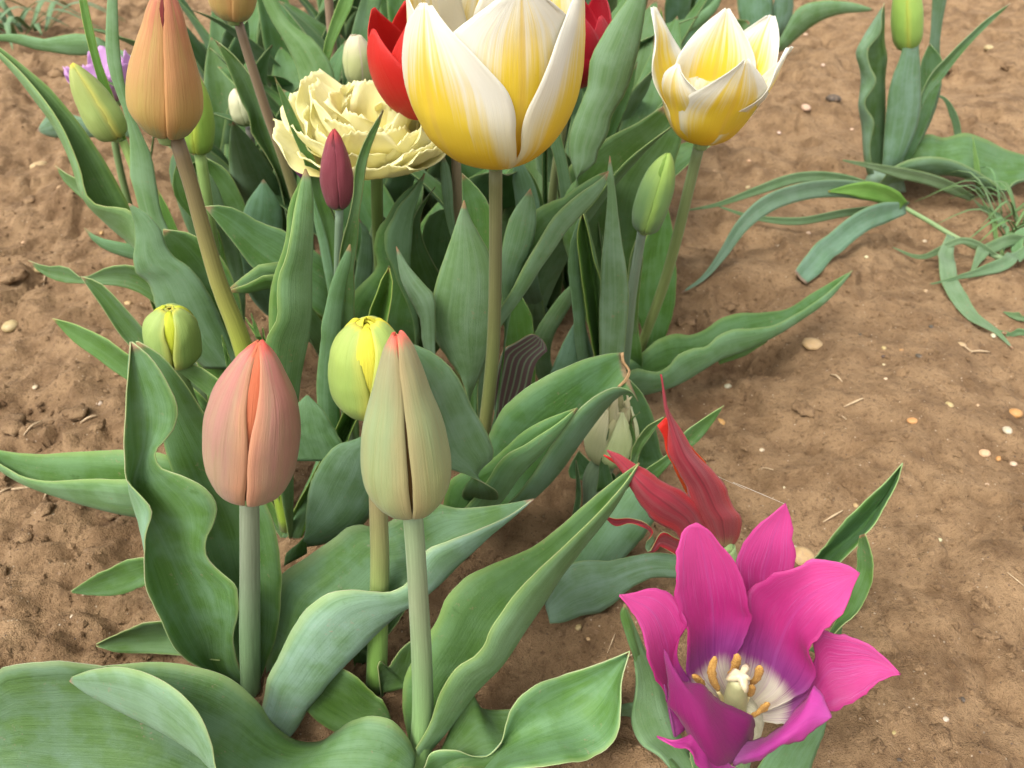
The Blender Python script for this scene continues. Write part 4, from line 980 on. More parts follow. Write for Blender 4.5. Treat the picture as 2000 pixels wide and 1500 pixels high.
cup(P12b, (1110, 168), .60, 78, 160, [(180, pr_r, wr, rd), (120, [(r, h * 1.06) for r, h in pr_r], wr, rd), (-120, pr_r, wr, rd), (0, pr_r, wr, rd), (62, [(r, h * .85) for r, h in pr_r], wr, rd), (-62, pr_r, wr, rd)], CRIMSON, axis_px=(1112, 100))
leaf(P12b, [(1110, 470), (1096, 400), (1085, 320), (1080, 300)], [(1130, 470), (1124, 400), (1110, 330), (1090, 240)], [.56, .56, .56], n=24, color=(.85, .95, .85))
leaf(P12b, [(1005, 520), (1008, 400), (1002, 330), (1012, 305)], [(1050, 500), (1055, 400), (1035, 340), (1012, 305)], [.55, .555, .56], n=24, color=(.8, .9, .95), bulge=-.1)
leaf(P12b, [(1040, 420), (1025, 380), (1015, 350), (1013, 315)], [(1062, 400), (1050, 360), (1035, 335), (1013, 315)], [.57, .57, .57], n=20, color=(.75, .85, .65))

# ---- small buds further back
P13 = plant_at(700, 380, 'tulip with a pale cream and green bud behind the pale yellow double flower', Y=.68)
stem(P13, [(705, 280), (704, 165)], [.68, .675], [16, 15], [(0.15, 0.22, 0.08), (0.2, 0.26, 0.1)])
bud(P13, (704, 165), (695, 68), .675, .675, 58, PALEBUD, phis=(0.2, -2.0, 2.2), gap=1.0, prof=[(0.3, 0.0), (0.7, 0.06), (0.93, 0.2), (1.0, 0.4), (0.94, 0.6), (0.78, 0.78), (0.52, 0.92), (0.3, 1.0)])
leaf(P13, [(590, 190), (580, 130), (562, 92), (530, 40), (500, -30)], [(655, 200), (656, 160), (648, 128), (630, 98), (608, 73), (570, 48), (545, 10), (525, -30)], [.72, .73, .74], bulge=-.14, n=30, color=(1.05, 1.1, .8))
leaf(P13, [(680, 160), (688, 60), (705, 0), (722, -60)], [(722, 150), (732, 50), (746, 0), (755, -60)], [.76, .77, .78], bulge=-.12, n=24, color=(.9, 1.0, .9))
leaf(P13, [(640, 60), (650, 30), (670, -20), (690, -60)], [(660, 70), (680, 30), (695, -10), (700, -60)], [.75, .76, .77], n=20, color=(1, 1.1, .7))
P13b = plant_at(500, 420, 'tulip with a small white and green bud on a dark grey stem', Y=.66)
stem(P13b, [(500, 330), (486, 250)], [.655, .65], [15, 14], [(0.1, 0.1, 0.08), (0.14, 0.13, 0.1)])
bud(P13b, (482, 242), (462, 172), .65, .65, 46, WHITEBUD, phis=(0.9, -1.2, 3.0), gap=1.0, color=(1.1, 1.0, 1.05), prof=[(0.3, 0.0), (0.7, 0.08), (0.95, 0.25), (1.0, 0.5), (0.85, 0.75), (0.5, 0.93), (0.2, 1.0)])
P13c = plant_at(645, 250, 'tulip with a bare brown stem rising out of view at the back of the row', Y=.80)
stem(P13c, [(652, 140), (650, 100), (642, 0), (636, -120)], [.80, .80, .80], [19, 18, 18, 17], [(0.2, 0.15, 0.08), (0.24, 0.16, 0.09), (0.23, 0.15, 0.10)])
cup(P13c, (636, -120), .80, 70, 130, [(k * 60, pr_r, wr, rd) for k in range(6)], RED)
P13d = plant_at(615, 480, 'tulip with a dark plum flower almost hidden below the pale yellow double flower', Y=.58)
stem(P13d, [(625, 400), (622, 345)], [.575, .57], [16, 15], [(0.1, 0.14, 0.06), (0.12, 0.14, 0.07)])
cup(P13d, (622, 352), .57, 42, 80, [(k * 60 + 20, pr_r, wr, rd) for k in range(6)], PLUM, axis_px=(608, 280))
P13e = plant_at(225, 330, 'lilac tulip mostly hidden behind the tilted lime bud', Y=.78)
stem(P13e, [(222, 260), (215, 190)], [.78, .78], [14, 14], [(0.12, 0.2, 0.06), (0.14, 0.2, 0.08)])
p0 = at(226, 196, .78); fl = receptacle(P13e, p0, np.array([0, -.1, 1.0]), .005)
for k in range(11):
    G, ad = petal_grid(p0, np.array([-.15, -.1, 1.0]), k * 0.6, [(.003, 0), (.016, .008), (.024, .02), (.028 + .004 * (k % 2), .030 + .005 * (k % 3))], [.004, .012, .016, .014, .008], 1.0, ruff=(.003, 1.5), fringe=.004, n=14, m=11)
    sheet('petal', G, .0008, [LILAC], fl, (1, 1, 1), ad)
leaf(P13e, [(260, 250), (200, 240), (135, 222), (110, 214), (90, 228), (73, 254)], [(260, 270), (180, 268), (130, 269), (100, 268), (73, 256)], [.80, .81, .82], bulge=-.2, n=24, color=(.95, 1, 1.1))
leaf(P13e, [(260, 110), (210, 85), (190, 72), (150, 66), (110, 72), (80, 76), (50, 68), (0, 67), (-60, 75)], [(260, 130), (200, 110), (140, 108), (100, 102), (60, 95), (30, 84), (0, 80), (-60, 77)], [.88, .9, .92], bulge=-.2, n=30, color=(.95, 1.05, .95))

# ---- striped dark leaf and white double bud
P14 = plant_at(1000, 880, 'flowerless tulip whose stubby leaf is dark purple with pale green stripes', Y=.43)
leaf(P14, [(965, 810), (972, 720), (985, 682), (1003, 671), (1022, 660), (1036, 652), (1050, 656)], [(1010, 810), (1034, 762), (1040, 735), (1048, 708), (1060, 694), (1069, 687), (1060, 664)], [.425, .43, .44], bulge=.08, n=30, mats=[STRIPED, STRIPED, DRY])
leaf(P14, [(1000, 740), (985, 640), (995, 590), (1016, 575)], [(1045, 740), (1044, 650), (1036, 610), (1016, 575)], [.46, .465, .47], bulge=.12, n=24, color=(.7, .85, .55))
leaf(P14, [(1060, 800), (1040, 660), (1056, 628), (1078, 598), (1100, 570), (1123, 549)], [(1090, 800), (1080, 660), (1102, 618), (1118, 590), (1124, 549)], [.49, .495, .50], bulge=-.15, n=28, color=(.78, .85, .75))
leaf(P14, [(1060, 820), (1070, 740), (1090, 690), (1110, 650), (1134, 611)], [(1130, 820), (1152, 740), (1160, 700), (1150, 658), (1135, 611)], [.47, .475, .48], bulge=-.14, n=28, color=(.8, .9, .95))
P15 = plant_at(1165, 1010, 'tulip with a pale green and white double bud whose sepals are drying brown', Y=.385)
stem(P15, [(1165, 975), (1165, 930), (1185, 895)], [.388, .392, .395], [56, 54, 46], [(0.12, 0.18, 0.1), (0.14, 0.21, 0.12), (0.2, 0.28, 0.15)])
fl15, q0, qa, qR, qH = bud(P15, (1186, 895), (1206, 790), .395, .395, 98, WHITEBUD, phis=(0.5, -0.7, 1.75, -1.9, 3.0), gap=0.68, color=(1.15, 1.2, 1.05), inner_color=(1.1, 1.1, .9),
    prof=[(0.3, 0.0), (0.72, 0.06), (0.95, 0.2), (1.0, 0.42), (0.92, 0.64), (0.74, 0.82), (0.58, 0.94), (0.52, 1.0)])
for k in range(9):
    G, ad = petal_grid(q0, qa, k * 0.75, [(qR * .3, qH * .5), (qR * .55, qH * .8), (qR * .45, qH * 1.0), (qR * (.3 + .3 * (k % 2)), qH * (1.06 + .06 * (k % 3)))], [qR * .2, qR * .28, qR * .22, qR * .03], 0.8, ruff=(.001, 2), n=12, m=7)
    sheet('petal', G, .0009, [WHITEBUD], fl15, (1.05, 1.0, .9), ad)
leaf(P15, [(1242, 900), (1241, 850), (1236, 815), (1250, 806)], [(1225, 900), (1230, 850), (1232, 825), (1249, 805)], [.385, .385, .385], n=16, root=False, color=(1.1, 1.15, 1.0))
leaf(P15, [(1200, 950), (1188, 905), (1186, 860), (1190, 838)], [(1165, 960), (1172, 905), (1184, 860), (1189, 838)], [.378, .38, .382], n=16, root=False, color=(.95, 1, 1.1))
leaf(P15, [(1215, 950), (1203, 860), (1200, 800), (1228, 741)], [(1290, 940), (1290, 900), (1284, 850), (1270, 800), (1252, 765), (1229, 741)], [.42, .425, .43], bulge=.12, n=30, color=(.9, .98, 1.0))
leaf(P15, [(1140, 1010), (1200, 965), (1260, 918), (1310, 880), (1336, 845), (1370, 820), (1414, 792)], [(1200, 1040), (1260, 962), (1300, 916), (1330, 886), (1362, 864), (1390, 830), (1414, 793)], [.365, .375, .39], bulge=.14, n=36, color=(.9, 1.0, .9))
leaf(P15, [(1228, 910), (1240, 865), (1265, 832), (1297, 814)], [(1240, 920), (1252, 880), (1272, 850), (1297, 815)], [.37, .375, .38], bulge=.3, n=20, root=False)
leaf(P15, [(1105, 1120), (1150, 1050), (1200, 980), (1255, 925)], [(1200, 1110), (1228, 1080), (1262, 1040), (1290, 990), (1280, 940)], [.335, .345, .36], bulge=-.12, n=28, color=(.92, 1, 1.12))
leaf(P15, [(1118, 1020), (1125, 960), (1124, 900)], [(1134, 1020), (1136, 960), (1126, 900)], [.37, .375, .38], n=16, color=(.8, .9, .95))
leaf(P15, [(1180, 1010), (1120, 960), (1110, 920), (1130, 880)], [(1200, 990), (1180, 940), (1160, 910), (1130, 880)], [.40, .405, .41], n=20, color=(.85, .95, .95))

# ---- broken red tulip
P16 = plant_at(1440, 1240, 'red tulip with two long ragged pointed petals, behind the magenta flower', Y=.295)
stem(P16, [(1438, 1180), (1432, 1110), (1424, 1068)], [.295, .297, .30], [22, 24, 24], [(0.15, 0.24, 0.08), (0.16, 0.26, 0.1), (0.22, 0.3, 0.12)])
fl16 = receptacle(P16, at(1420, 1066, .30), np.array([-.1, 0, 1.0]), .004)
def rpetal(flower, plant, A, B, TA, TB=None, M=None, TM=None, bulge=.2, mats=None, n=34, m=15, color=(1, 1, 1), thick=.0010, mode='T', wave=None):
    G, ad = blade_grid(A, B, TA, TB, M, TM, bulge, n, m, mode, wave or (.0011, 2.0 + 2 * rng.random(), 6.28 * rng.random()))
    return sheet('petal', G, thick, mats, flower, color, ad)
RM = [REDIN, REDOUT, REDOUT]
rpetal(fl16, P16, [(1400, 1068), (1370, 1023), (1362, 1007), (1351, 980), (1341, 953), (1325, 927), (1311, 892), (1306, 860), (1304, 828), (1297, 799), (1295, 767), (1291, 731)],
       [(1424, 1072), (1436, 1058), (1448, 1026), (1449, 1007), (1437, 994), (1415, 953), (1389, 913), (1359, 884), (1335, 852), (1317, 825), (1304, 793), (1298, 765), (1291, 731)], [.30, .302, .31], [.302, .306, .31], mode='Y', bulge=-.5, mats=RM, n=40)
rpetal(fl16, P16, [(1400, 1066), (1362, 1000), (1340, 960), (1318, 920), (1300, 880), (1295, 850), (1284, 832)], [(1430, 1060), (1420, 1000), (1392, 930), (1350, 870), (1318, 832), (1300, 815)], [.31, .312, .314], mode='Y', bulge=.16, mats=[REDIN, REDIN, REDIN], n=30)
rpetal(fl16, P16, [(1408, 1068), (1370, 1000), (1354, 978), (1333, 959), (1290, 937), (1263, 921), (1234, 905), (1210, 888), (1186, 879)], [(1400, 1070), (1330, 1056), (1314, 1033), (1282, 1015), (1253, 991), (1229, 956), (1215, 921), (1200, 900), (1186, 880)], [.302, .30, .305], [.298, .292, .295, .305], mode='Y', bulge=-.42, mats=RM, n=36)
rpetal(fl16, P16, [(1380, 1030), (1340, 985), (1290, 950), (1240, 915), (1205, 900), (1179, 888)], [(1390, 1050), (1330, 1020), (1270, 985), (1225, 925), (1210, 912), (1179, 890)], [.306, .306, .308], mode='Y', bulge=.12, mats=[REDIN, REDOUT, REDOUT], n=26)
rpetal(fl16, P16, [(1360, 990), (1342, 975), (1322, 968)], [(1364, 984), (1350, 964), (1324, 967)], [.303, .303, .303], mode='Y', mats=[REDIN], n=12)
rpetal(fl16, P16, [(1400, 1072), (1325, 1050), (1295, 1042), (1280, 1058), (1266, 1074), (1262, 1060), (1272, 1034), (1255, 1016), (1230, 1012), (1202, 1014), (1182, 1007)], [(1400, 1090), (1325, 1088), (1300, 1074), (1288, 1066), (1278, 1078), (1268, 1078), (1277, 1050), (1262, 1032), (1232, 1024), (1202, 1028), (1182, 1012)], [.30, .30, .298, .302], mode='Y', bulge=.25, mats=[REDOUT, LEAF_OUT, RIM], n=44, m=9)
leaf(P16, [(1330, 1085), (1280, 1079), (1240, 1085), (1190, 1095), (1140, 1106), (1100, 1122), (1075, 1146), (1063, 1172)], [(1345, 1130), (1270, 1130), (1230, 1150), (1192, 1188), (1164, 1212), (1130, 1211), (1100, 1216), (1074, 1218)], [.305, .32, .322, .315], [.30, .31, .305, .298], bulge=-.12, n=32, root=False, color=(.92, .95, 1.1))
leaf(P16, [(1480, 1180), (1462, 1130), (1480, 1090)], [(1500, 1180), (1492, 1130), (1480, 1090)], [.29, .292, .295], n=14, root=True)

# ---- magenta tulip
P17 = plant_at(1452, 1500, 'wide open magenta lily shaped tulip with a white throat and golden stamens', Y=.208)
b17 = at_t(1438, 1400, .345)
tube('stem', [ORIGIN[P17.name] - np.array([0, 0, .01]), (ORIGIN[P17.name] + b17) / 2 + np.array([.003, .002, 0]), b17], [.004, .004, .0042], [SG, SG, SY], P17)
fl17 = receptacle(P17, b17, np.array([0, -.3, 1.0]), .012, (0.42, 0.40, 0.26))
MM = [MAGENTA, MAGENTA_OUT, MAGENTA]
rp = lambda *a, **k: rpetal(fl17, P17, *a, mats=k.pop('mats', MM), **k)
rp([(1436, 1392), (1350, 1340), (1340, 1290), (1336, 1250), (1325, 1180), (1320, 1124), (1322, 1072), (1340, 1030), (1358, 1022)], [(1446, 1390), (1432, 1300), (1450, 1246), (1466, 1204), (1463, 1172), (1446, 1124), (1422, 1080), (1391, 1040), (1364, 1022)],
   [.345, .337, .33, .322, .318], M=[(1440, 1390), (1398, 1300), (1392, 1200), (1378, 1100), (1360, 1022)], TM=[.346, .346, .340, .330, .318], n=44, m=19)
rp([(1440, 1390), (1445, 1250), (1438, 1140), (1437, 1100), (1456, 1060), (1485, 1020), (1512, 1000), (1534, 983)], [(1450, 1390), (1525, 1240), (1542, 1150), (1553, 1108), (1549, 1060), (1545, 1010), (1534, 983)], [.348, .350, .345, .336], bulge=.10, n=40, m=17)
rp([(1440, 1390), (1428, 1330), (1445, 1270), (1457, 1215), (1464, 1162), (1488, 1140), (1512, 1120), (1548, 1107), (1600, 1094), (1640, 1098), (1664, 1108), (1679, 1119)], [(1452, 1394), (1520, 1378), (1572, 1350), (1590, 1302), (1583, 1262), (1602, 1236), (1622, 1220), (1646, 1200), (1660, 1160), (1679, 1119)],
   [.345, .338, .335, .328, .320], [.345, .335, .328, .322, .320], M=[(1446, 1394), (1500, 1330), (1518, 1270), (1546, 1208), (1590, 1160), (1640, 1136), (1679, 1119)], TM=[.347, .347, .344, .338, .328, .320], n=46, m=21)
rp([(1448, 1396), (1560, 1330), (1588, 1290), (1590, 1250), (1602, 1232), (1632, 1240), (1662, 1246), (1702, 1260), (1732, 1286), (1759, 1317)], [(1448, 1404), (1540, 1412), (1590, 1404), (1626, 1390), (1662, 1374), (1702, 1341), (1732, 1324), (1759, 1317)], [.348, .342, .335, .325], [.346, .340, .332, .325], bulge=.16, n=40, m=17, color=(.95, .95, .95))
rp([(1436, 1392), (1350, 1340), (1328, 1300), (1331, 1252), (1345, 1220), (1328, 1182), (1300, 1157), (1272, 1148), (1242, 1156), (1210, 1162)], [(1434, 1404), (1330, 1400), (1302, 1352), (1286, 1334), (1266, 1306), (1260, 1260), (1250, 1216), (1231, 1188), (1210, 1163)],
   [.344, .335, .328, .320], [.340, .330, .322, .318], M=[(1435, 1398), (1345, 1370), (1308, 1310), (1298, 1250), (1270, 1190), (1210, 1163)], TM=[.346, .342, .336, .326, .319], n=42, m=17)
rp([(1430, 1424), (1362, 1440), (1322, 1400), (1303, 1340), (1299, 1300), (1297, 1268)], [(1440, 1424), (1462, 1456), (1476, 1436), (1474, 1404), (1440, 1383), (1400, 1361), (1374, 1338), (1332, 1332), (1310, 1304), (1298, 1268)],
   [.338, .322, .312, .304, .300], [.338, .320, .312, .304, .300], M=[(1436, 1428), (1410, 1500), (1385, 1440), (1356, 1375), (1325, 1325), (1298, 1268)], TM=[.338, .316, .302, .300, .300, .300], n=44, m=19, mats=[MAGENTA_OUT, MAGENTA_OUT, MAGENTA_OUT], color=(.62, .5, .66))
rp([(1440, 1440), (1482, 1448), (1518, 1420), (1550, 1400), (1574, 1372), (1592, 1338), (1607, 1352), (1612, 1374), (1623, 1398)], [(1430, 1500), (1470, 1484), (1502, 1473), (1550, 1449), (1590, 1425), (1614, 1410), (1623, 1400)], [.322, .312, .308, .305], [.318, .308, .303, .304], M=[(1434, 1480), (1490, 1464), (1540, 1432), (1590, 1396), (1623, 1399)], TM=[.315, .304, .300, .304], n=40, m=15, mats=[MAGENTA_OUT] * 3, color=(1.15, 1.6, 1.5))
rp([(1440, 1500), (1402, 1482), (1380, 1450), (1360, 1431), (1343, 1440), (1310, 1444), (1283, 1438)], [(1420, 1540), (1382, 1512), (1360, 1488), (1340, 1463), (1310, 1456), (1283, 1440)], [.312, .306, .308], [.308, .303, .308], n=30, m=9, mats=[MAGENTA_OUT, MAGENTA_OUT, MAGENTA], color=(.9, .85, 1.0))
rp([(1390, 1440), (1340, 1424), (1320, 1440), (1316, 1436)], [(1390, 1420), (1345, 1400), (1305, 1370), (1297, 1336)], [.328, .322, .318], n=24, m=9, mats=[MAGENTA_OUT] * 3, color=(.8, .7, .9))
# pistil, stigma, stamens
def px3(x, y, t): return at_t(x, y, t)
tube('pistil', [px3(1436, 1400, .345), px3(1436, 1375, .338), px3(1440, 1340, .329), px3(1444, 1326, .326)], [.0035, .0050, .0045, .0034], [(1, 1, 1)] * 2, fl17, PISTIL, n=12)
def star():
    c = px3(1446, 1322, .3245)
    V = []; F = []
    nrm = px3(1446, 1322, .30) - c; nrm = nrm / np.linalg.norm(nrm); upv = np.array([0, .35, .94]); nrm = nrm * .6 + upv * .5; nrm /= np.linalg.norm(nrm)
    e1 = np.cross(nrm, [0, 1, 0.2]); e1 /= np.linalg.norm(e1); e2 = np.cross(nrm, e1)
    n = 30
    for j, (rs, hz) in enumerate([(.3, .0026), (.72, .0022), (1.0, .0004), (.75, -.0014), (.25, -.0014)]):
        for k in range(n):
            a = 2 * math.pi * k / n
            rad = .0032 + .0030 * max(0, math.cos(3 * a + .5)) ** 0.8 + .0010 * math.sin(5 * a)
            V.append(c + (e1 * math.cos(a) + e2 * math.sin(a)) * rad * rs + nrm * (hz - .0016 * (rs * max(0, math.cos(3 * a + .5))) ** 2))
    for j in range(4):
        for k in range(n):
            F.append((j * n + k, j * n + (k + 1) % n, (j + 1) * n + (k + 1) % n, (j + 1) * n + k))
    F.append(list(range(n))[::-1]); F.append([4 * n + k for k in range(n)])
    return raw_mesh('stigma', V, F, [STIGMA], fl17)
star()
for (b0, a0, a1, t0, t1, bow) in [((1424, 1385), (1402, 1350), (1396, 1282), .333, .324, -.002), ((1440, 1375), (1424, 1322), (1440, 1277), .337, .329, .001), ((1452, 1380), (1468, 1338), (1484, 1300), .336, .327, .001),
                                 ((1420, 1390), (1372, 1340), (1354, 1318), .333, .326, .0), ((1455, 1392), (1466, 1400), (1500, 1372), .331, .322, .0015), ((1448, 1385), (1462, 1360), (1468, 1338), .334, .328, .0)]:
    P = [px3(*b0, .344), px3((b0[0] + a0[0]) / 2, (b0[1] + a0[1]) / 2, (t0 + .344) / 2), px3(*a0, t0)]
    st = tube('stamen', P, [.0014, .0011, .0007], [(1, 1, 1)] * 2, fl17, FILAMENT, n=8, sides=8)
    q0, q1 = px3(*a0, t0), px3(*a1, t1)
    mid = (q0 + q1) / 2 + np.array([bow, 0, .001])
    C = spline([q0, mid, q1], 12)
    V = []; F = []
    T = np.gradient(C, axis=0); T /= np.linalg.norm(T, axis=1, keepdims=True)
    for i in range(12):
        e1 = np.cross(T[i], [0, .6, .8]); e1 /= np.linalg.norm(e1); e2 = np.cross(T[i], e1)
        rad = .0015 * math.sqrt(max(.06, 1 - (2 * i / 11 - 1) ** 4))
        for k in range(12):
            a = 2 * math.pi * k / 12
            V.append(C[i] + rad * (1 + .22 * math.cos(2 * a) + .14 * rng.standard_normal()) * (math.cos(a) * e1 + math.sin(a) * e2 * .85))
    F = [(i * 12 + k, i * 12 + (k + 1) % 12, (i + 1) * 12 + (k + 1) % 12, (i + 1) * 12 + k) for i in range(11) for k in range(12)] + [list(range(12))[::-1], [132 + k for k in range(12)]]
    raw_mesh('anther', V, F, [ANTHER], fl17)
leaf(P17, [(1350, 1560), (1310, 1506), (1278, 1470), (1254, 1420), (1258, 1360), (1257, 1310), (1242, 1250), (1226, 1196), (1219, 1180)], [(1390, 1560), (1345, 1490), (1322, 1420), (1302, 1360), (1284, 1316), (1262, 1272), (1240, 1222), (1221, 1180)], [.196, .215, .24, .255], [.20, .222, .245, .255],
     M=[(1330, 1560), (1290, 1500), (1258, 1450), (1240, 1400), (1246, 1345), (1240, 1290), (1222, 1235), (1213, 1196), (1219, 1180)], YM=[.195, .214, .238, .255], root=False, n=40, color=(1, 1.08, .95))
leaf(P17, [(1560, 1190), (1586, 1096), (1610, 1068), (1646, 1024), (1690, 980), (1730, 940), (1763, 904)], [(1600, 1190), (1642, 1096), (1686, 1052), (1710, 1024), (1730, 988), (1754, 940), (1763, 904)], [.285, .29, .30], [.28, .285, .30], M=[(1570, 1200), (1618, 1082), (1668, 1042), (1700, 1006), (1730, 965), (1763, 905)], YM=[.295, .30, .302], n=34, color=(.95, 1.05, 1.05), root=False)
leaf(P17, [(1580, 1270), (1618, 1236), (1640, 1190), (1652, 1150), (1672, 1118), (1674, 1080), (1678, 1046)], [(1600, 1280), (1640, 1226), (1670, 1200), (1694, 1160), (1705, 1120), (1702, 1080), (1690, 1042)], [.25, .262, .275], [.245, .258, .272], bulge=.2, n=34, root=False, color=(1, 1.05, 1))
leaf(P17, [(1612, 1246), (1628, 1232), (1644, 1224)], [(1622, 1250), (1640, 1246), (1645, 1225)], [.262, .264, .266], n=12, root=False)
leaf(P17, [(1470, 1600), (1480, 1500), (1540, 1430), (1617, 1393)], [(1560, 1600), (1585, 1500), (1604, 1445), (1617, 1394)], [.185, .205, .222], bulge=-.1, n=26, root=False, color=(.9, 1.0, .95))
leaf(P17, [(1300, 1410), (1255, 1374), (1236, 1372), (1212, 1376)], [(1300, 1430), (1255, 1408), (1236, 1400), (1212, 1398)], [.225, .23, .233], bulge=-.3, n=16, root=False, color=(.95, 1.05, .9))
leaf(P17, [(1350, 1560), (1344, 1500), (1350, 1470), (1362, 1462)], [(1385, 1560), (1384, 1500), (1378, 1470), (1362, 1462)], [.20, .208, .215], n=14, root=False)

# ---- spider thread between the red and the magenta petals
th = [at(1392, 926, .306), at(1440, 948, .312), at_t(1490, 966, .338), at_t(1532, 984, .336)]
o = tube('spider_thread', th, [.00006] * 2, [(1, 1, 1)] * 2, None, plain('silk', (.75, .72, .65), .5, .3), n=20, sides=5)
tag(o, 'fine spider thread strung from the red petal to the magenta petal', 'thread')

# ================================================================== RIGHT-HAND PLANT AND WEEDS
P18 = plant_at(1735, 378, 'lone tulip with a lime bud and broad wavy leaves on bare soil')
stem(P18, [(1745, 330), (1752, 220), (1772, 96)], [.90, .90, .90], [34, 22, 18], [(0.17, 0.25, 0.11), (0.18, 0.27, 0.12), (0.22, 0.32, 0.1)])
bud(P18, (1774, 96), (1770, -55), .895, .895, 58, LIMEBUD, phis=(1.0, -1.0, 3.0), gap=1.0, color=(.95, 1.1, .8), inner_color=(.9, .9, .6))
C18 = (1.05, 1.02, 1.25)
leaf(P18, [(1706, 335), (1700, 280), (1708, 240), (1690, 198), (1712, 158), (1699, 128), (1696, 96), (1720, 66), (1723, 24), (1727, 6)], [(1728, 335), (1727, 297), (1730, 210), (1730, 140), (1733, 112), (1728, 80), (1728, 30), (1727, 6)], [.875, .87, .88], [.90, .90, .89],
     M=[(1696, 335), (1686, 262), (1681, 210), (1682, 175), (1681, 130), (1674, 102), (1688, 70), (1708, 38), (1727, 8)], YM=[.885, .885, .885], n=46, color=C18)
leaf(P18, [(1722, 340), (1728, 250), (1740, 160), (1758, 110), (1772, 60), (1795, -20)], [(1765, 310), (1790, 250), (1799, 190), (1797, 140), (1795, 90), (1800, -20)], [.88, .885, .89], bulge=-.16, n=34, color=C18)
leaf(P18, [(1795, 200), (1805, 172), (1822, 140), (1850, 110), (1890, 70), (1930, 35), (1974, 6)], [(1798, 215), (1815, 182), (1840, 155), (1870, 115), (1910, 70), (1940, 40), (1974, 7)], [.885, .89, .90], bulge=.2, n=30, color=C18)
leaf(P18, [(1765, 330), (1780, 278), (1810, 262), (1845, 269), (1880, 260), (1920, 270), (1960, 290), (2010, 306), (2080, 342)], [(1722, 352), (1745, 326), (1775, 312), (1810, 306), (1850, 310), (1890, 325), (1920, 341), (1950, 366), (1966, 371), (1980, 356), (2000, 350), (2080, 344)], [.93, .93, .93], [.86, .855, .87, .93],
     M=[(1700, 378), (1760, 352), (1830, 340), (1890, 345), (1940, 365), (1990, 350), (2080, 345)], YM=[.89, .88, .89, .93], n=46, color=(1.0, 1.0, 1.15))
leaf(P18, [(1795, 170), (1815, 80), (1822, -20)], [(1838, 170), (1836, 80), (1852, -20)], [.94, .945, .95], bulge=-.1, n=24, color=(.8, .85, 1.0))
leaf(P18, [(1798, 200), (1800, 120), (1815, 85)], [(1826, 200), (1842, 120), (1815, 84)], [.92, .925, .93], n=20, color=C18)
leaf(P18, [(1688, 380), (1690, 350), (1705, 325)], [(1770, 375), (1760, 345), (1730, 325)], [.885, .88, .885], bulge=-.3, n=14, root=False, color=C18)

def blade(plant, px, Ys, wpx, color=(1, 1, 1), lift=0.0, tilt=0.3, tipw=0.08, name='blade', fold=.22):
    P = rail(px, Ys)
    if lift:
        P[:, 2] += lift
    C = spline(P, 34)
    s = np.linspace(0, 1, 34)
    dep = np.array([np.dot(p - CAM, ray(1000, 750)) for p in C])
    wd = wpx * .5 / FPX * dep * np.clip(np.minimum(0.55 + 2.5 * s, (1 - s) * 2.2 + tipw), 0, 1)
    T = np.gradient(C, axis=0); T /= np.linalg.norm(T, axis=1, keepdims=True)
    vd = C - CAM; vd /= np.linalg.norm(vd, axis=1, keepdims=True)
    S = np.cross(T, vd); S /= np.linalg.norm(S, axis=1, keepdims=True)
    Nn = np.cross(S, T)
    u = np.linspace(-1, 1, 7)
    G = C[:, None] + S[:, None] * (u[None, :, None] * wd[:, None, None]) + Nn[:, None] * (tilt * u[None, :, None] * wd[:, None, None] + fold * (1 - np.abs(u))[None, :, None] * wd[:, None, None])
    G = lift_rows(G)
    j = 1 + .12 * (rng.random(3) - .5)
    return sheet(name, G, .0006, [GRASS, GRASS, GRASS], plant, tuple(np.array(color) * j))

W1 = plant_at(1962, 512, 'sprawling weed grass with long strappy blue green blades on the soil', name='grass_plant', cat='grass')
tube('stem', [ORIGIN[W1.name], at(1962, 508, .72), at(1915, 488, .735), at(1860, 460, .755), at(1810, 430, .77), at(1765, 405, .78)], [.0028, .0026, .0024, .0022], [(0.15, 0.24, 0.12), (0.2, 0.28, 0.12), (0.2, 0.3, 0.12)], W1)
blade(W1, [(1770, 404), (1700, 376), (1620, 368), (1560, 376), (1500, 398), (1450, 440), (1410, 500), (1375, 545), (1330, 577)], [.775, .765, .74, .70, .66], 34, (1.0, 1.0, 1.2))
blade(W1, [(1770, 406), (1690, 430), (1620, 488), (1585, 535), (1556, 570)], [.775, .745, .71, .672], 42, (.95, 1, 1.25), tipw=.75)
blade(W1, [(1750, 398), (1680, 360), (1620, 346), (1560, 347), (1480, 372), (1400, 400), (1335, 412)], [.80, .81, .81, .82], 20)
blade(W1, [(1765, 402), (1720, 378), (1670, 370), (1618, 374)], [.772, .765, .76], 34, (1.1, 1.35, .55))
blade(W1, [(1760, 404), (1650, 416), (1560, 432), (1480, 426), (1388, 398)], [.78, .78, .79, .82], 15)
blade(W1, [(1858, 460), (1842, 520), (1836, 585), (1850, 645), (1900, 705), (1943, 757)], [.75, .70, .655, .605, .56], 30, (1.1, 1.1, 1.2))
blade(W1, [(2010, 470), (1970, 470), (1930, 490), (1892, 555), (1866, 612)], [.75, .735, .71, .675], 24)
blade(W1, [(2010, 480), (1965, 530), (1935, 585), (1885, 606), (1800, 588)], [.74, .70, .675, .67], 24)
blade(W1, [(1915, 400), (1908, 330), (1900, 268)], [.88, .89, .90], 10, (1.2, 1.25, .8))
blade(W1, [(1960, 500), (1920, 420), (1915, 395)], [.75, .82, .87], 9, (1.1, 1.1, .8))
blade(W1, [(1900, 388), (1820, 352), (1750, 336), (1690, 322), (1640, 312)], [.86, .855, .85, .86], 22)
blade(W1, [(1960, 470), (1930, 420), (1900, 388)], [.80, .83, .86], 10)
blade(W1, [(1960, 510), (1880, 470), (1800, 502), (1740, 482)], [.72, .735, .735, .77], 13)
blade(W1, [(1985, 500), (1990, 460), (2010, 440)], [.73, .75, .77], 20)
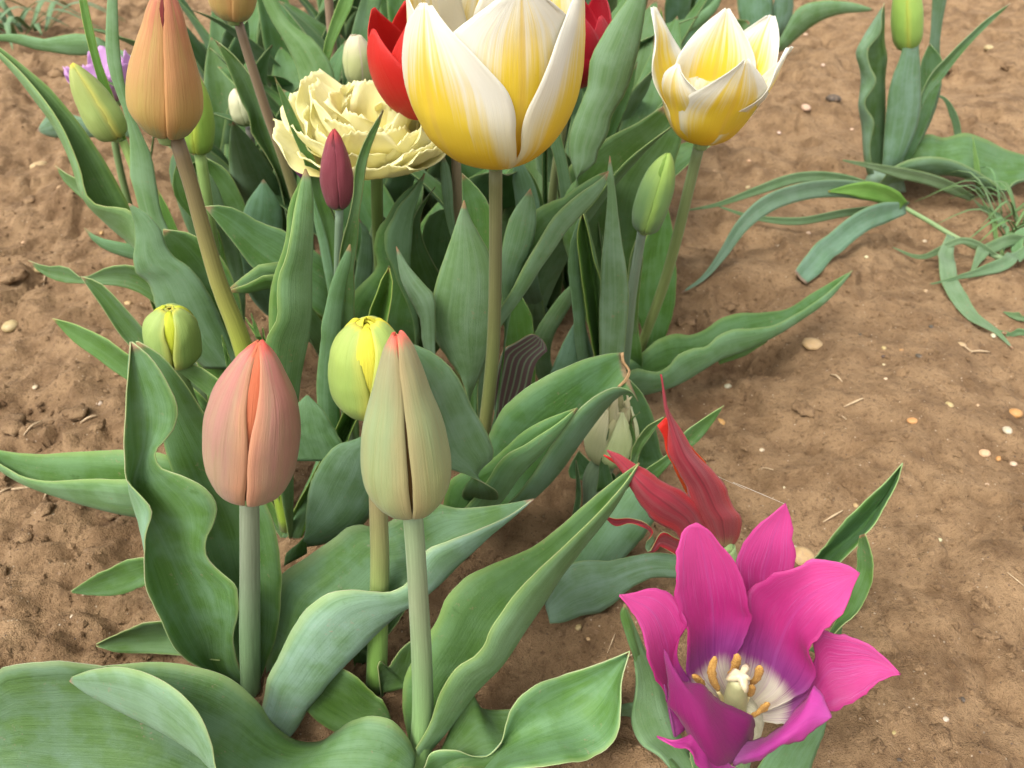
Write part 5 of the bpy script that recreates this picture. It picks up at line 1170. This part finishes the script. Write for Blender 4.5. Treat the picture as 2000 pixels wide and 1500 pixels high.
blade(W1, [(1875, 300), (1862, 225), (1840, 190), (1822, 184)], [.99, .995, 1.0], 13)
blade(W1, [(2010, 640), (1975, 655), (1945, 640)], [.60, .605, .62], 16)
blade(W1, [(2010, 680), (1965, 685), (1930, 664)], [.575, .585, .60], 14)
for k in range(34):
    a = rng.random() * 6.28; L = .03 + .06 * rng.random()
    bx, by = gp(1965 + 60 * (rng.random() - .4), 455 + 70 * (rng.random() - .5))[:2]
    p = np.array([bx, by, float(gz(bx, by))])
    q = p + np.array([math.cos(a) * L * .7, math.sin(a) * L * .7, L * .6]); r_ = p + np.array([math.cos(a) * L * 1.25, math.sin(a) * L * 1.25, L * .25])
    C = spline([p, q, r_], 10); T = np.gradient(C, axis=0); S = np.cross(T, [0, 0, 1.0]); S /= (np.linalg.norm(S, axis=1, keepdims=True) + 1e-9)
    wd = .0016 * np.sin(np.linspace(.5, math.pi, 10))[:, None]
    G = np.stack([C - S * wd, C + S * wd * .01 + np.array([0, 0, -.0004]), C + S * wd], 1)
    sheet('blade', G, .0004, [GRASS], W1, tuple((.9, 1.0, .8) * (1 + .2 * (rng.random(3) - .5))))

W2 = plant_at(30, 60, 'dim tuft of low weeds far off on the bare soil', name='weed_tuft', cat='weed')
for k in range(26):
    a = rng.random() * 6.28; L = .05 + .09 * rng.random()
    o0 = ORIGIN[W2.name]; p = o0 + np.array([.10 * (rng.random() - .5), .10 * (rng.random() - .5), 0])
    q = p + np.array([math.cos(a) * L * .6, math.sin(a) * L * .6, L * .4]); r_ = p + np.array([math.cos(a) * L * 1.2, math.sin(a) * L * 1.2, L * .1])
    C = spline([p, q, r_], 10); T = np.gradient(C, axis=0); S = np.cross(T, [0, 0, 1.0]); S /= (np.linalg.norm(S, axis=1, keepdims=True) + 1e-9)
    wd = .006 * np.sin(np.linspace(.5, math.pi, 10))[:, None]
    G = np.stack([C - S * wd, C + np.array([0, 0, -.001]), C + S * wd], 1)
    sheet('blade', G, .0006, [GRASS], W2)

# ================================================================== TULIPS FURTHER BACK (free-standing, one by one)
def free_leaf(plant, base, az, L, W, lean, bend, color, wavy):
    n, m = 26, 9
    s = np.linspace(0, 1, n)
    ang = lean + bend * s ** 1.6                     # angle from vertical
    d = np.stack([np.sin(ang) * math.cos(az), np.sin(ang) * math.sin(az), np.cos(ang)], 1)
    C = base + np.concatenate([[np.zeros(3)], np.cumsum((d[1:] + d[:-1]) / 2 * (L / (n - 1)), axis=0)])
    side = np.array([-math.sin(az), math.cos(az), 0.0])
    N = np.cross(side, d); N /= np.linalg.norm(N, axis=1, keepdims=True)
    wd = W * np.clip(np.sin(np.pi * np.clip(s, 0.0, 1) ** 0.75) ** 0.8, 0, 1) * .5 + .004 * (1 - s)
    u = np.linspace(-1, 1, m)
    ph = rng.random() * 6.28
    dish = .45 * (np.abs(u) ** 1.7)[None, :] * wd[:, None] * (1.3 - .8 * s)[:, None]
    wv = wavy * np.sin(s * 15 + ph)[:, None] * (np.abs(u) ** 2 * np.sign(u))[None, :] * np.sin(np.pi * s)[:, None]
    G = C[:, None] + side[None, None] * (u[None, :, None] * wd[:, None, None]) - N[:, None] * (dish + wv)[..., None] * np.sign(np.dot(N[3], [math.cos(az), math.sin(az), -.4]))
    tw = (rng.random() - .5) * 1.2
    ad = -np.array([math.cos(az), math.sin(az), -.3])[None, None] * np.ones((n, m, 1))
    return sheet('leaf', G, .0010, LEAFM, plant, color, ad)

def far_plant(X, Y, label, group, nl=4, hs=1.0, cseed=0):
    z = float(gz(X, Y))
    p = thing('tulip_plant', (X, Y, z), label, 'tulip', group)
    a0 = rng.random() * 6.28
    for k in range(nl):
        c = np.array((0.86, 0.93, 0.86)) * (.82 + .3 * rng.random()) * (1 + .12 * (rng.random(3) - .5))
        free_leaf(p, np.array([X, Y, z]) + np.array([.006 * math.cos(a0 + k * 2.3), .006 * math.sin(a0 + k * 2.3), -.004]), a0 + k * 2.3 + .5 * rng.random(), hs * (.17 + .09 * rng.random()), .035 + .026 * rng.random(), .10 + .25 * rng.random(), .25 + .75 * rng.random(), tuple(c), .004 * rng.random())
    return p

FL = 'flowerless leafy tulip crowded in the row behind the flowers'
spots = []
for Yr, xs in [(.60, (-.10, .02)), (.68, (-.22, -.12, -.02, .07)), (.76, (-.27, -.17, -.07, .03, .12)), (.86, (-.30, -.21, -.11, -.01, .09)), (.97, (-.34, -.25, -.15, -.05, .05, .14)), (1.10, (-.36, -.25, -.13, -.02, .10)), (1.26, (-.38, -.26, -.12, .02, .13)), (1.45, (-.42, -.26, -.10, .05)), (1.7, (-.45, -.25, -.05, .12))]:
    for x in xs:
        spots.append((x + .02 * (rng.random() - .5), Yr + .05 * (rng.random() - .5)))
for (X, Y) in spots:
    if X < -.19:
        lb, gr = 'flowerless leafy tulip in the crowd behind the orange buds', 'leafy tulips behind the orange buds'
    elif X < -.0:
        lb, gr = 'flowerless leafy tulip in the crowd behind the pale yellow double flower', 'leafy tulips behind the double flower'
    else:
        lb, gr = 'flowerless leafy tulip in the crowd behind the tall white tulip', 'leafy tulips behind the tall white tulip'
    far_plant(X, Y, lb, gr, 4 if Y < 1.2 else 5, 1.0)
# two traced leaves that give the far right clump its outline
P19 = plant_at(1500, 55, 'far tulip plant with a long arching leaf behind the smaller white tulip', Y=1.52)
leaf(P19, [(1515, 95), (1532, 60), (1560, 15), (1600, 2), (1640, 2), (1670, 6), (1707, 18)], [(1530, 100), (1560, 72), (1600, 42), (1650, 26), (1680, 24), (1707, 20)], [1.40, 1.39, 1.38], bulge=-.15, n=28, color=(1, 1.02, 1.0))
leaf(P19, [(1450, 60), (1440, 0), (1450, -80)], [(1505, 70), (1510, 0), (1490, -80)], [1.45, 1.46, 1.47], bulge=-.2, n=20, color=(.95, 1.0, 1.2))
leaf(P19, [(1500, 70), (1510, 10), (1530, -60)], [(1540, 60), (1550, 0), (1535, -60)], [1.47, 1.47, 1.47], bulge=-.2, n=20, color=(.9, .95, 1.2))
leaf(P19, [(1440, 80), (1415, 60), (1430, 40), (1460, 40)], [(1460, 90), (1450, 80), (1455, 60), (1465, 45)], [1.40, 1.40, 1.40], n=14)
P20 = plant_at(1340, 45, 'tulip plant with a drooping dark leaf beside the upright broad leaf at the back', Y=1.35)
leaf(P20, [(1290, 70), (1330, 50), (1360, 30), (1390, 5), (1412, -20)], [(1295, 80), (1340, 66), (1375, 45), (1400, 20), (1415, -20)], [1.25, 1.26, 1.27], bulge=-.15, n=24, color=(.85, .92, .85))
leaf(P20, [(1300, 60), (1300, 0), (1320, -60)], [(1335, 60), (1350, 0), (1322, -60)], [1.36, 1.36, 1.36], n=20, color=(.75, .85, .9), bulge=-.1)
leaf(P20, [(1340, 60), (1360, 0), (1380, -60)], [(1370, 60), (1400, 10), (1382, -60)], [1.38, 1.38, 1.38], n=20, color=(.75, .85, .9), bulge=-.1)
leaf(P20, [(1285, 65), (1288, 40), (1290, 15)], [(1296, 65), (1296, 40), (1291, 15)], [1.22, 1.22, 1.22], n=12, color=(1.1, 1.15, .6))
for (X, Y) in [(.34, 1.75), (.22, 1.62), (.45, 1.95), (.28, 2.0), (.60, 2.05)]:
    far_plant(X, Y, 'far tulip clump standing beyond the bare soil at the back', 'far tulips beyond the soil', 4)
P21 = plant_at(80, 20, 'small far tulip leaves at the edge of the next row', Y=2.1) if False else None

# ================================================================== PEBBLES, CLODS, STRAW
def lump(name, x, y, wpx, color, label, cat, group=None, flat=.6, jag=.12, mat=None, sub=2, seed=0, elong=1.0, rot=0.0, sink=.36):
    g = gp(x, y)
    r = wpx * .5 / FPX * np.dot(g - CAM, ray(1000, 750))
    import bmesh
    bm = bmesh.new()
    bmesh.ops.create_icosphere(bm, subdivisions=sub, radius=1.0)
    z = float(gz(g[0], g[1]))
    rs = np.random.default_rng(seed + int(x * 7 + y))
    ph = rs.random(9) * 6.28
    for v in bm.verts:
        c = v.co
        k = 1 + jag * (math.sin(2.1 * c.x + ph[0]) + math.sin(2.7 * c.y + ph[1]) + math.sin(2.3 * c.z + ph[2])) * .5 + jag * .6 * math.sin(5 * c.x + ph[3]) * math.sin(5.5 * c.y + ph[4]) + (jag * .6 * (rs.random() - .5) if jag > .15 else 0)
        px_, py_ = c.x * k * elong, c.y * k
        v.co = ((px_ * math.cos(rot) - py_ * math.sin(rot)) * r, (px_ * math.sin(rot) + py_ * math.cos(rot)) * r, c.z * k * r * flat)
    me = bpy.data.meshes.new(name)
    bm.to_mesh(me); bm.free()
    me.polygons.foreach_set('use_smooth', [True] * len(me.polygons))
    o = link(name, me, [mat or PEB], None, None)
    o.location = (g[0], g[1], z + r * flat * (1 - 2 * sink))
    o.color = (*color, 1)
    return tag(o, label, cat, group)

TAN, PALE, PINK, ORG, DRK = (.95, .82, .62), (1.1, 1.1, 1.15), (1.15, .95, .85), (1.0, .66, .34), (.16, .15, .16)
GP = 'small pebbles scattered on the soil'
lump('pebble', 1568, 1090, 52, (1.0, .86, .66), 'large round tan pebble on the soil behind the magenta petals', 'pebble', flat=.7)
lump('pebble', 1580, 701, 36, TAN, 'flat tan pebble on bare soil below the long wavy leaf', 'pebble', flat=.45, elong=1.15, rot=-.4)
lump('pebble', 1967, 842, 26, ORG, 'smooth orange tan pebble lying alone at the edge of the soil', 'pebble')
lump('pebble', 1907, 918, 23, PINK, 'round pinkish white pebble on the soil', 'pebble')
lump('pebble', 1620, 224, 28, DRK, 'small black stone on the soil behind the smaller white tulip', 'stone', flat=.6)
lump('pebble', 1990, 1073, 24, DRK, 'dark grey stone half sunk in the soil', 'stone', flat=.5)
for i, (x, y, wpx, c) in enumerate([(1764, 868, 16, ORG), (1835, 837, 15, TAN), (1944, 888, 17, PALE), (1934, 928, 10, ORG), (1407, 817, 18, ORG), (1424, 744, 12, PALE), (1484, 893, 10, PALE), (1569, 236, 20, PALE), (1548, 242, 9, PALE),
                     (78, 328, 24, TAN), (15, 628, 34, TAN), (1668, 998, 12, TAN), (1552, 1074, 14, PALE), (1860, 717, 14, TAN), (1714, 748, 7, PALE), (1714, 785, 8, PALE), (1712, 722, 9, TAN), (1745, 728, 8, ORG), (1575, 472, 9, PALE), (1683, 533, 9, PALE),
                     (1925, 690, 11, PALE), (1890, 835, 7, TAN), (1965, 935, 12, PALE), (1816, 1096, 9, PALE), (1912, 980, 8, PALE), (1830, 1433, 10, PALE), (1735, 1452, 8, TAN), (1255, 1452, 12, TAN), (205, 815, 12, PALE), (72, 763, 10, PALE), (14, 740, 10, TAN), (150, 1222, 8, PALE),
                     (86, 540, 22, TAN), (200, 460, 9, ORG), (128, 395, 14, TAN), (250, 595, 12, TAN), (120, 310, 9, PALE), (45, 470, 8, TAN), (1392, 350, 8, TAN), (1925, 115, 16, TAN), (1600, 160, 8, PALE), (1575, 60, 9, PALE), (1662, 260, 9, PALE), (1520, 268, 8, PALE), (1460, 330, 9, TAN), (1810, 460, 9, PALE),
                     (1855, 500, 8, TAN), (1460, 370, 10, TAN), (1590, 385, 46, (.72, .42, .26)), (1520, 490, 9, PALE), (1530, 960, 7, PALE), (1800, 590, 9, TAN), (1150, 1240, 10, TAN), (1130, 1222, 14, TAN), (1668, 690, 7, DRK), (1712, 735, 7, DRK), (1802, 682, 9, DRK), (1776, 745, 12, DRK), (1866, 1390, 9, DRK), (1745, 1505, 8, DRK)]):
    lump('pebble', x, y, wpx, tuple(np.array(c) * (.9 + .2 * rng.random(3))), {PALE: 'small pale whitish pebble lying on the bare brown soil', ORG: 'small orange pebble lying on the bare brown soil', DRK: 'tiny dark grey stone lying on the bare brown soil', TAN: 'small tan pebble lying on the bare brown soil'}.get(c, 'flat reddish brown pebble on the soil beside the arching grass blades'), 'pebble', {PALE: 'small pale pebbles on the soil', ORG: 'small orange pebbles on the soil', DRK: 'tiny dark stones on the soil', TAN: 'small tan pebbles on the soil'}.get(c), flat=.5 + .2 * rng.random(), elong=1 + .5 * rng.random(), rot=rng.random() * 3)
CLG = 'crumbly soil clods'
for i, (x, y, wpx, el) in enumerate([(1908, 1270, 26, 1.6), (1703, 1482, 28, 1.2), (1815, 1468, 44, 1.4), (1692, 1378, 20, 1.2), (1900, 1210, 24, 1.3), (30, 565, 40, 1.3), (100, 1010, 40, 1.4), (110, 1040, 26, 1.2), (60, 1070, 34, 1.3), (10, 1130, 30, 1.3), (220, 1020, 30, 1.3), (40, 860, 40, 1.3), (170, 840, 34, 1.5), (205, 860, 22, 1.2),
                                  (1560, 830, 30, 1.4), (1380, 900, 22, 1.3), (1340, 640, 26, 1.4), (1420, 600, 22, 1.2), (1700, 130, 24, 1.3), (1840, 140, 30, 1.2), (1960, 150, 28, 1.3), (150, 60, 30, 1.2), (110, 150, 26, 1.2), (60, 400, 26, 1.4), (160, 480, 24, 1.2), (230, 940, 28, 1.3), (20, 960, 30, 1.3), (1600, 1350, 16, 1.3), (1780, 1330, 18, 1.2)]):
    lump('soil_clod', x, y, wpx, (1, 1, 1), 'crumbly brown clod resting on the soil', 'clod', CLG, flat=.5, jag=.42, mat=SOIL, sub=3, elong=el, rot=rng.random() * 3, sink=.38)
STRAW = plain('straw', (0.50, 0.37, 0.22), .7, .15, 0, 400, (0.38, 0.26, 0.15))
for i, (x0, y0, x1, y1, wp) in enumerate([(40, 990, 125, 962, 9), (95, 995, 110, 968, 6), (60, 880, 95, 850, 6), (170, 858, 205, 845, 7), (1635, 836, 1668, 830, 7), (1625, 848, 1640, 860, 4), (1612, 765, 1632, 788, 7), (1875, 730, 1918, 722, 8), (1860, 722, 1880, 733, 5), (1605, 1026, 1640, 1014, 6), (1478, 922, 1505, 938, 4), (10, 1000, 40, 980, 6), (230, 1260, 270, 1255, 4), (200, 440, 250, 447, 4), (85, 560, 105, 540, 6), (1940, 1165, 1975, 1190, 3), (1240, 1290, 1190, 1310, 3), (1200, 1250, 1185, 1285, 3), (700, 968, 684, 1010, 5)][:18]):
    a, b_ = gp(x0, y0), gp(x1, y1)
    a[2] = float(gz(a[0], a[1])) + .0015; b_[2] = float(gz(b_[0], b_[1])) + .002
    mid = (a + b_) / 2; mid[2] = max(mid[2], float(gz(mid[0], mid[1])) + .0016)
    o = tube('straw_bit', [a, mid, b_], [wp * .22 / FPX * .5, wp * .5 / FPX * .45, wp * .22 / FPX * .5], [(1, 1, 1)] * 2, None, STRAW, n=8, sides=6)
    tag(o, 'bit of dry straw lying on the brown soil', 'straw', 'dry straw bits on the soil')

# loose crumbs: uncountable grit
def crumbs():
    N = 30000
    base = np.array([(1, 0, 0), (-1, 0, 0), (0, 1, 0), (0, -1, 0), (0, 0, 1), (0, 0, -1)], float)
    tri = np.array([(0, 2, 4), (2, 1, 4), (1, 3, 4), (3, 0, 4), (2, 0, 5), (1, 2, 5), (3, 1, 5), (0, 3, 5)])
    px = np.stack([rng.random(N) * 2200 - 100, 1550 - 1500 * rng.random(N) ** 0.8], 1)
    d = np.array([ray(*p) for p in px]); G = CAM + d * (CAMH / -d[:, 2:3])
    z = gz(G[:, 0], G[:, 1])
    r = (.0004 + .0028 * rng.random(N) ** 7)
    V = []; F = []
    S = (1 + 1.1 * (rng.random((N, 6, 1)) - .5)) * base[None] * r[:, None, None] * np.array([1.0, 1.0, .7])
    th = rng.random(N) * 6.28
    x = S[..., 0] * np.cos(th)[:, None] - S[..., 1] * np.sin(th)[:, None]; y = S[..., 0] * np.sin(th)[:, None] + S[..., 1] * np.cos(th)[:, None]
    V = np.stack([x + G[:, None, 0], y + G[:, None, 1], S[..., 2] + z[:, None] + r[:, None] * .25], -1).reshape(-1, 3)
    F = (tri[None] + (np.arange(N) * 6)[:, None, None]).reshape(-1, 3)
    o = raw_mesh('soil_crumbs', V, F, [SOIL], None, smooth=False)
    tag(o, 'loose soil crumbs scattered over the ground', 'soil crumbs', None, 'stuff')
crumbs()
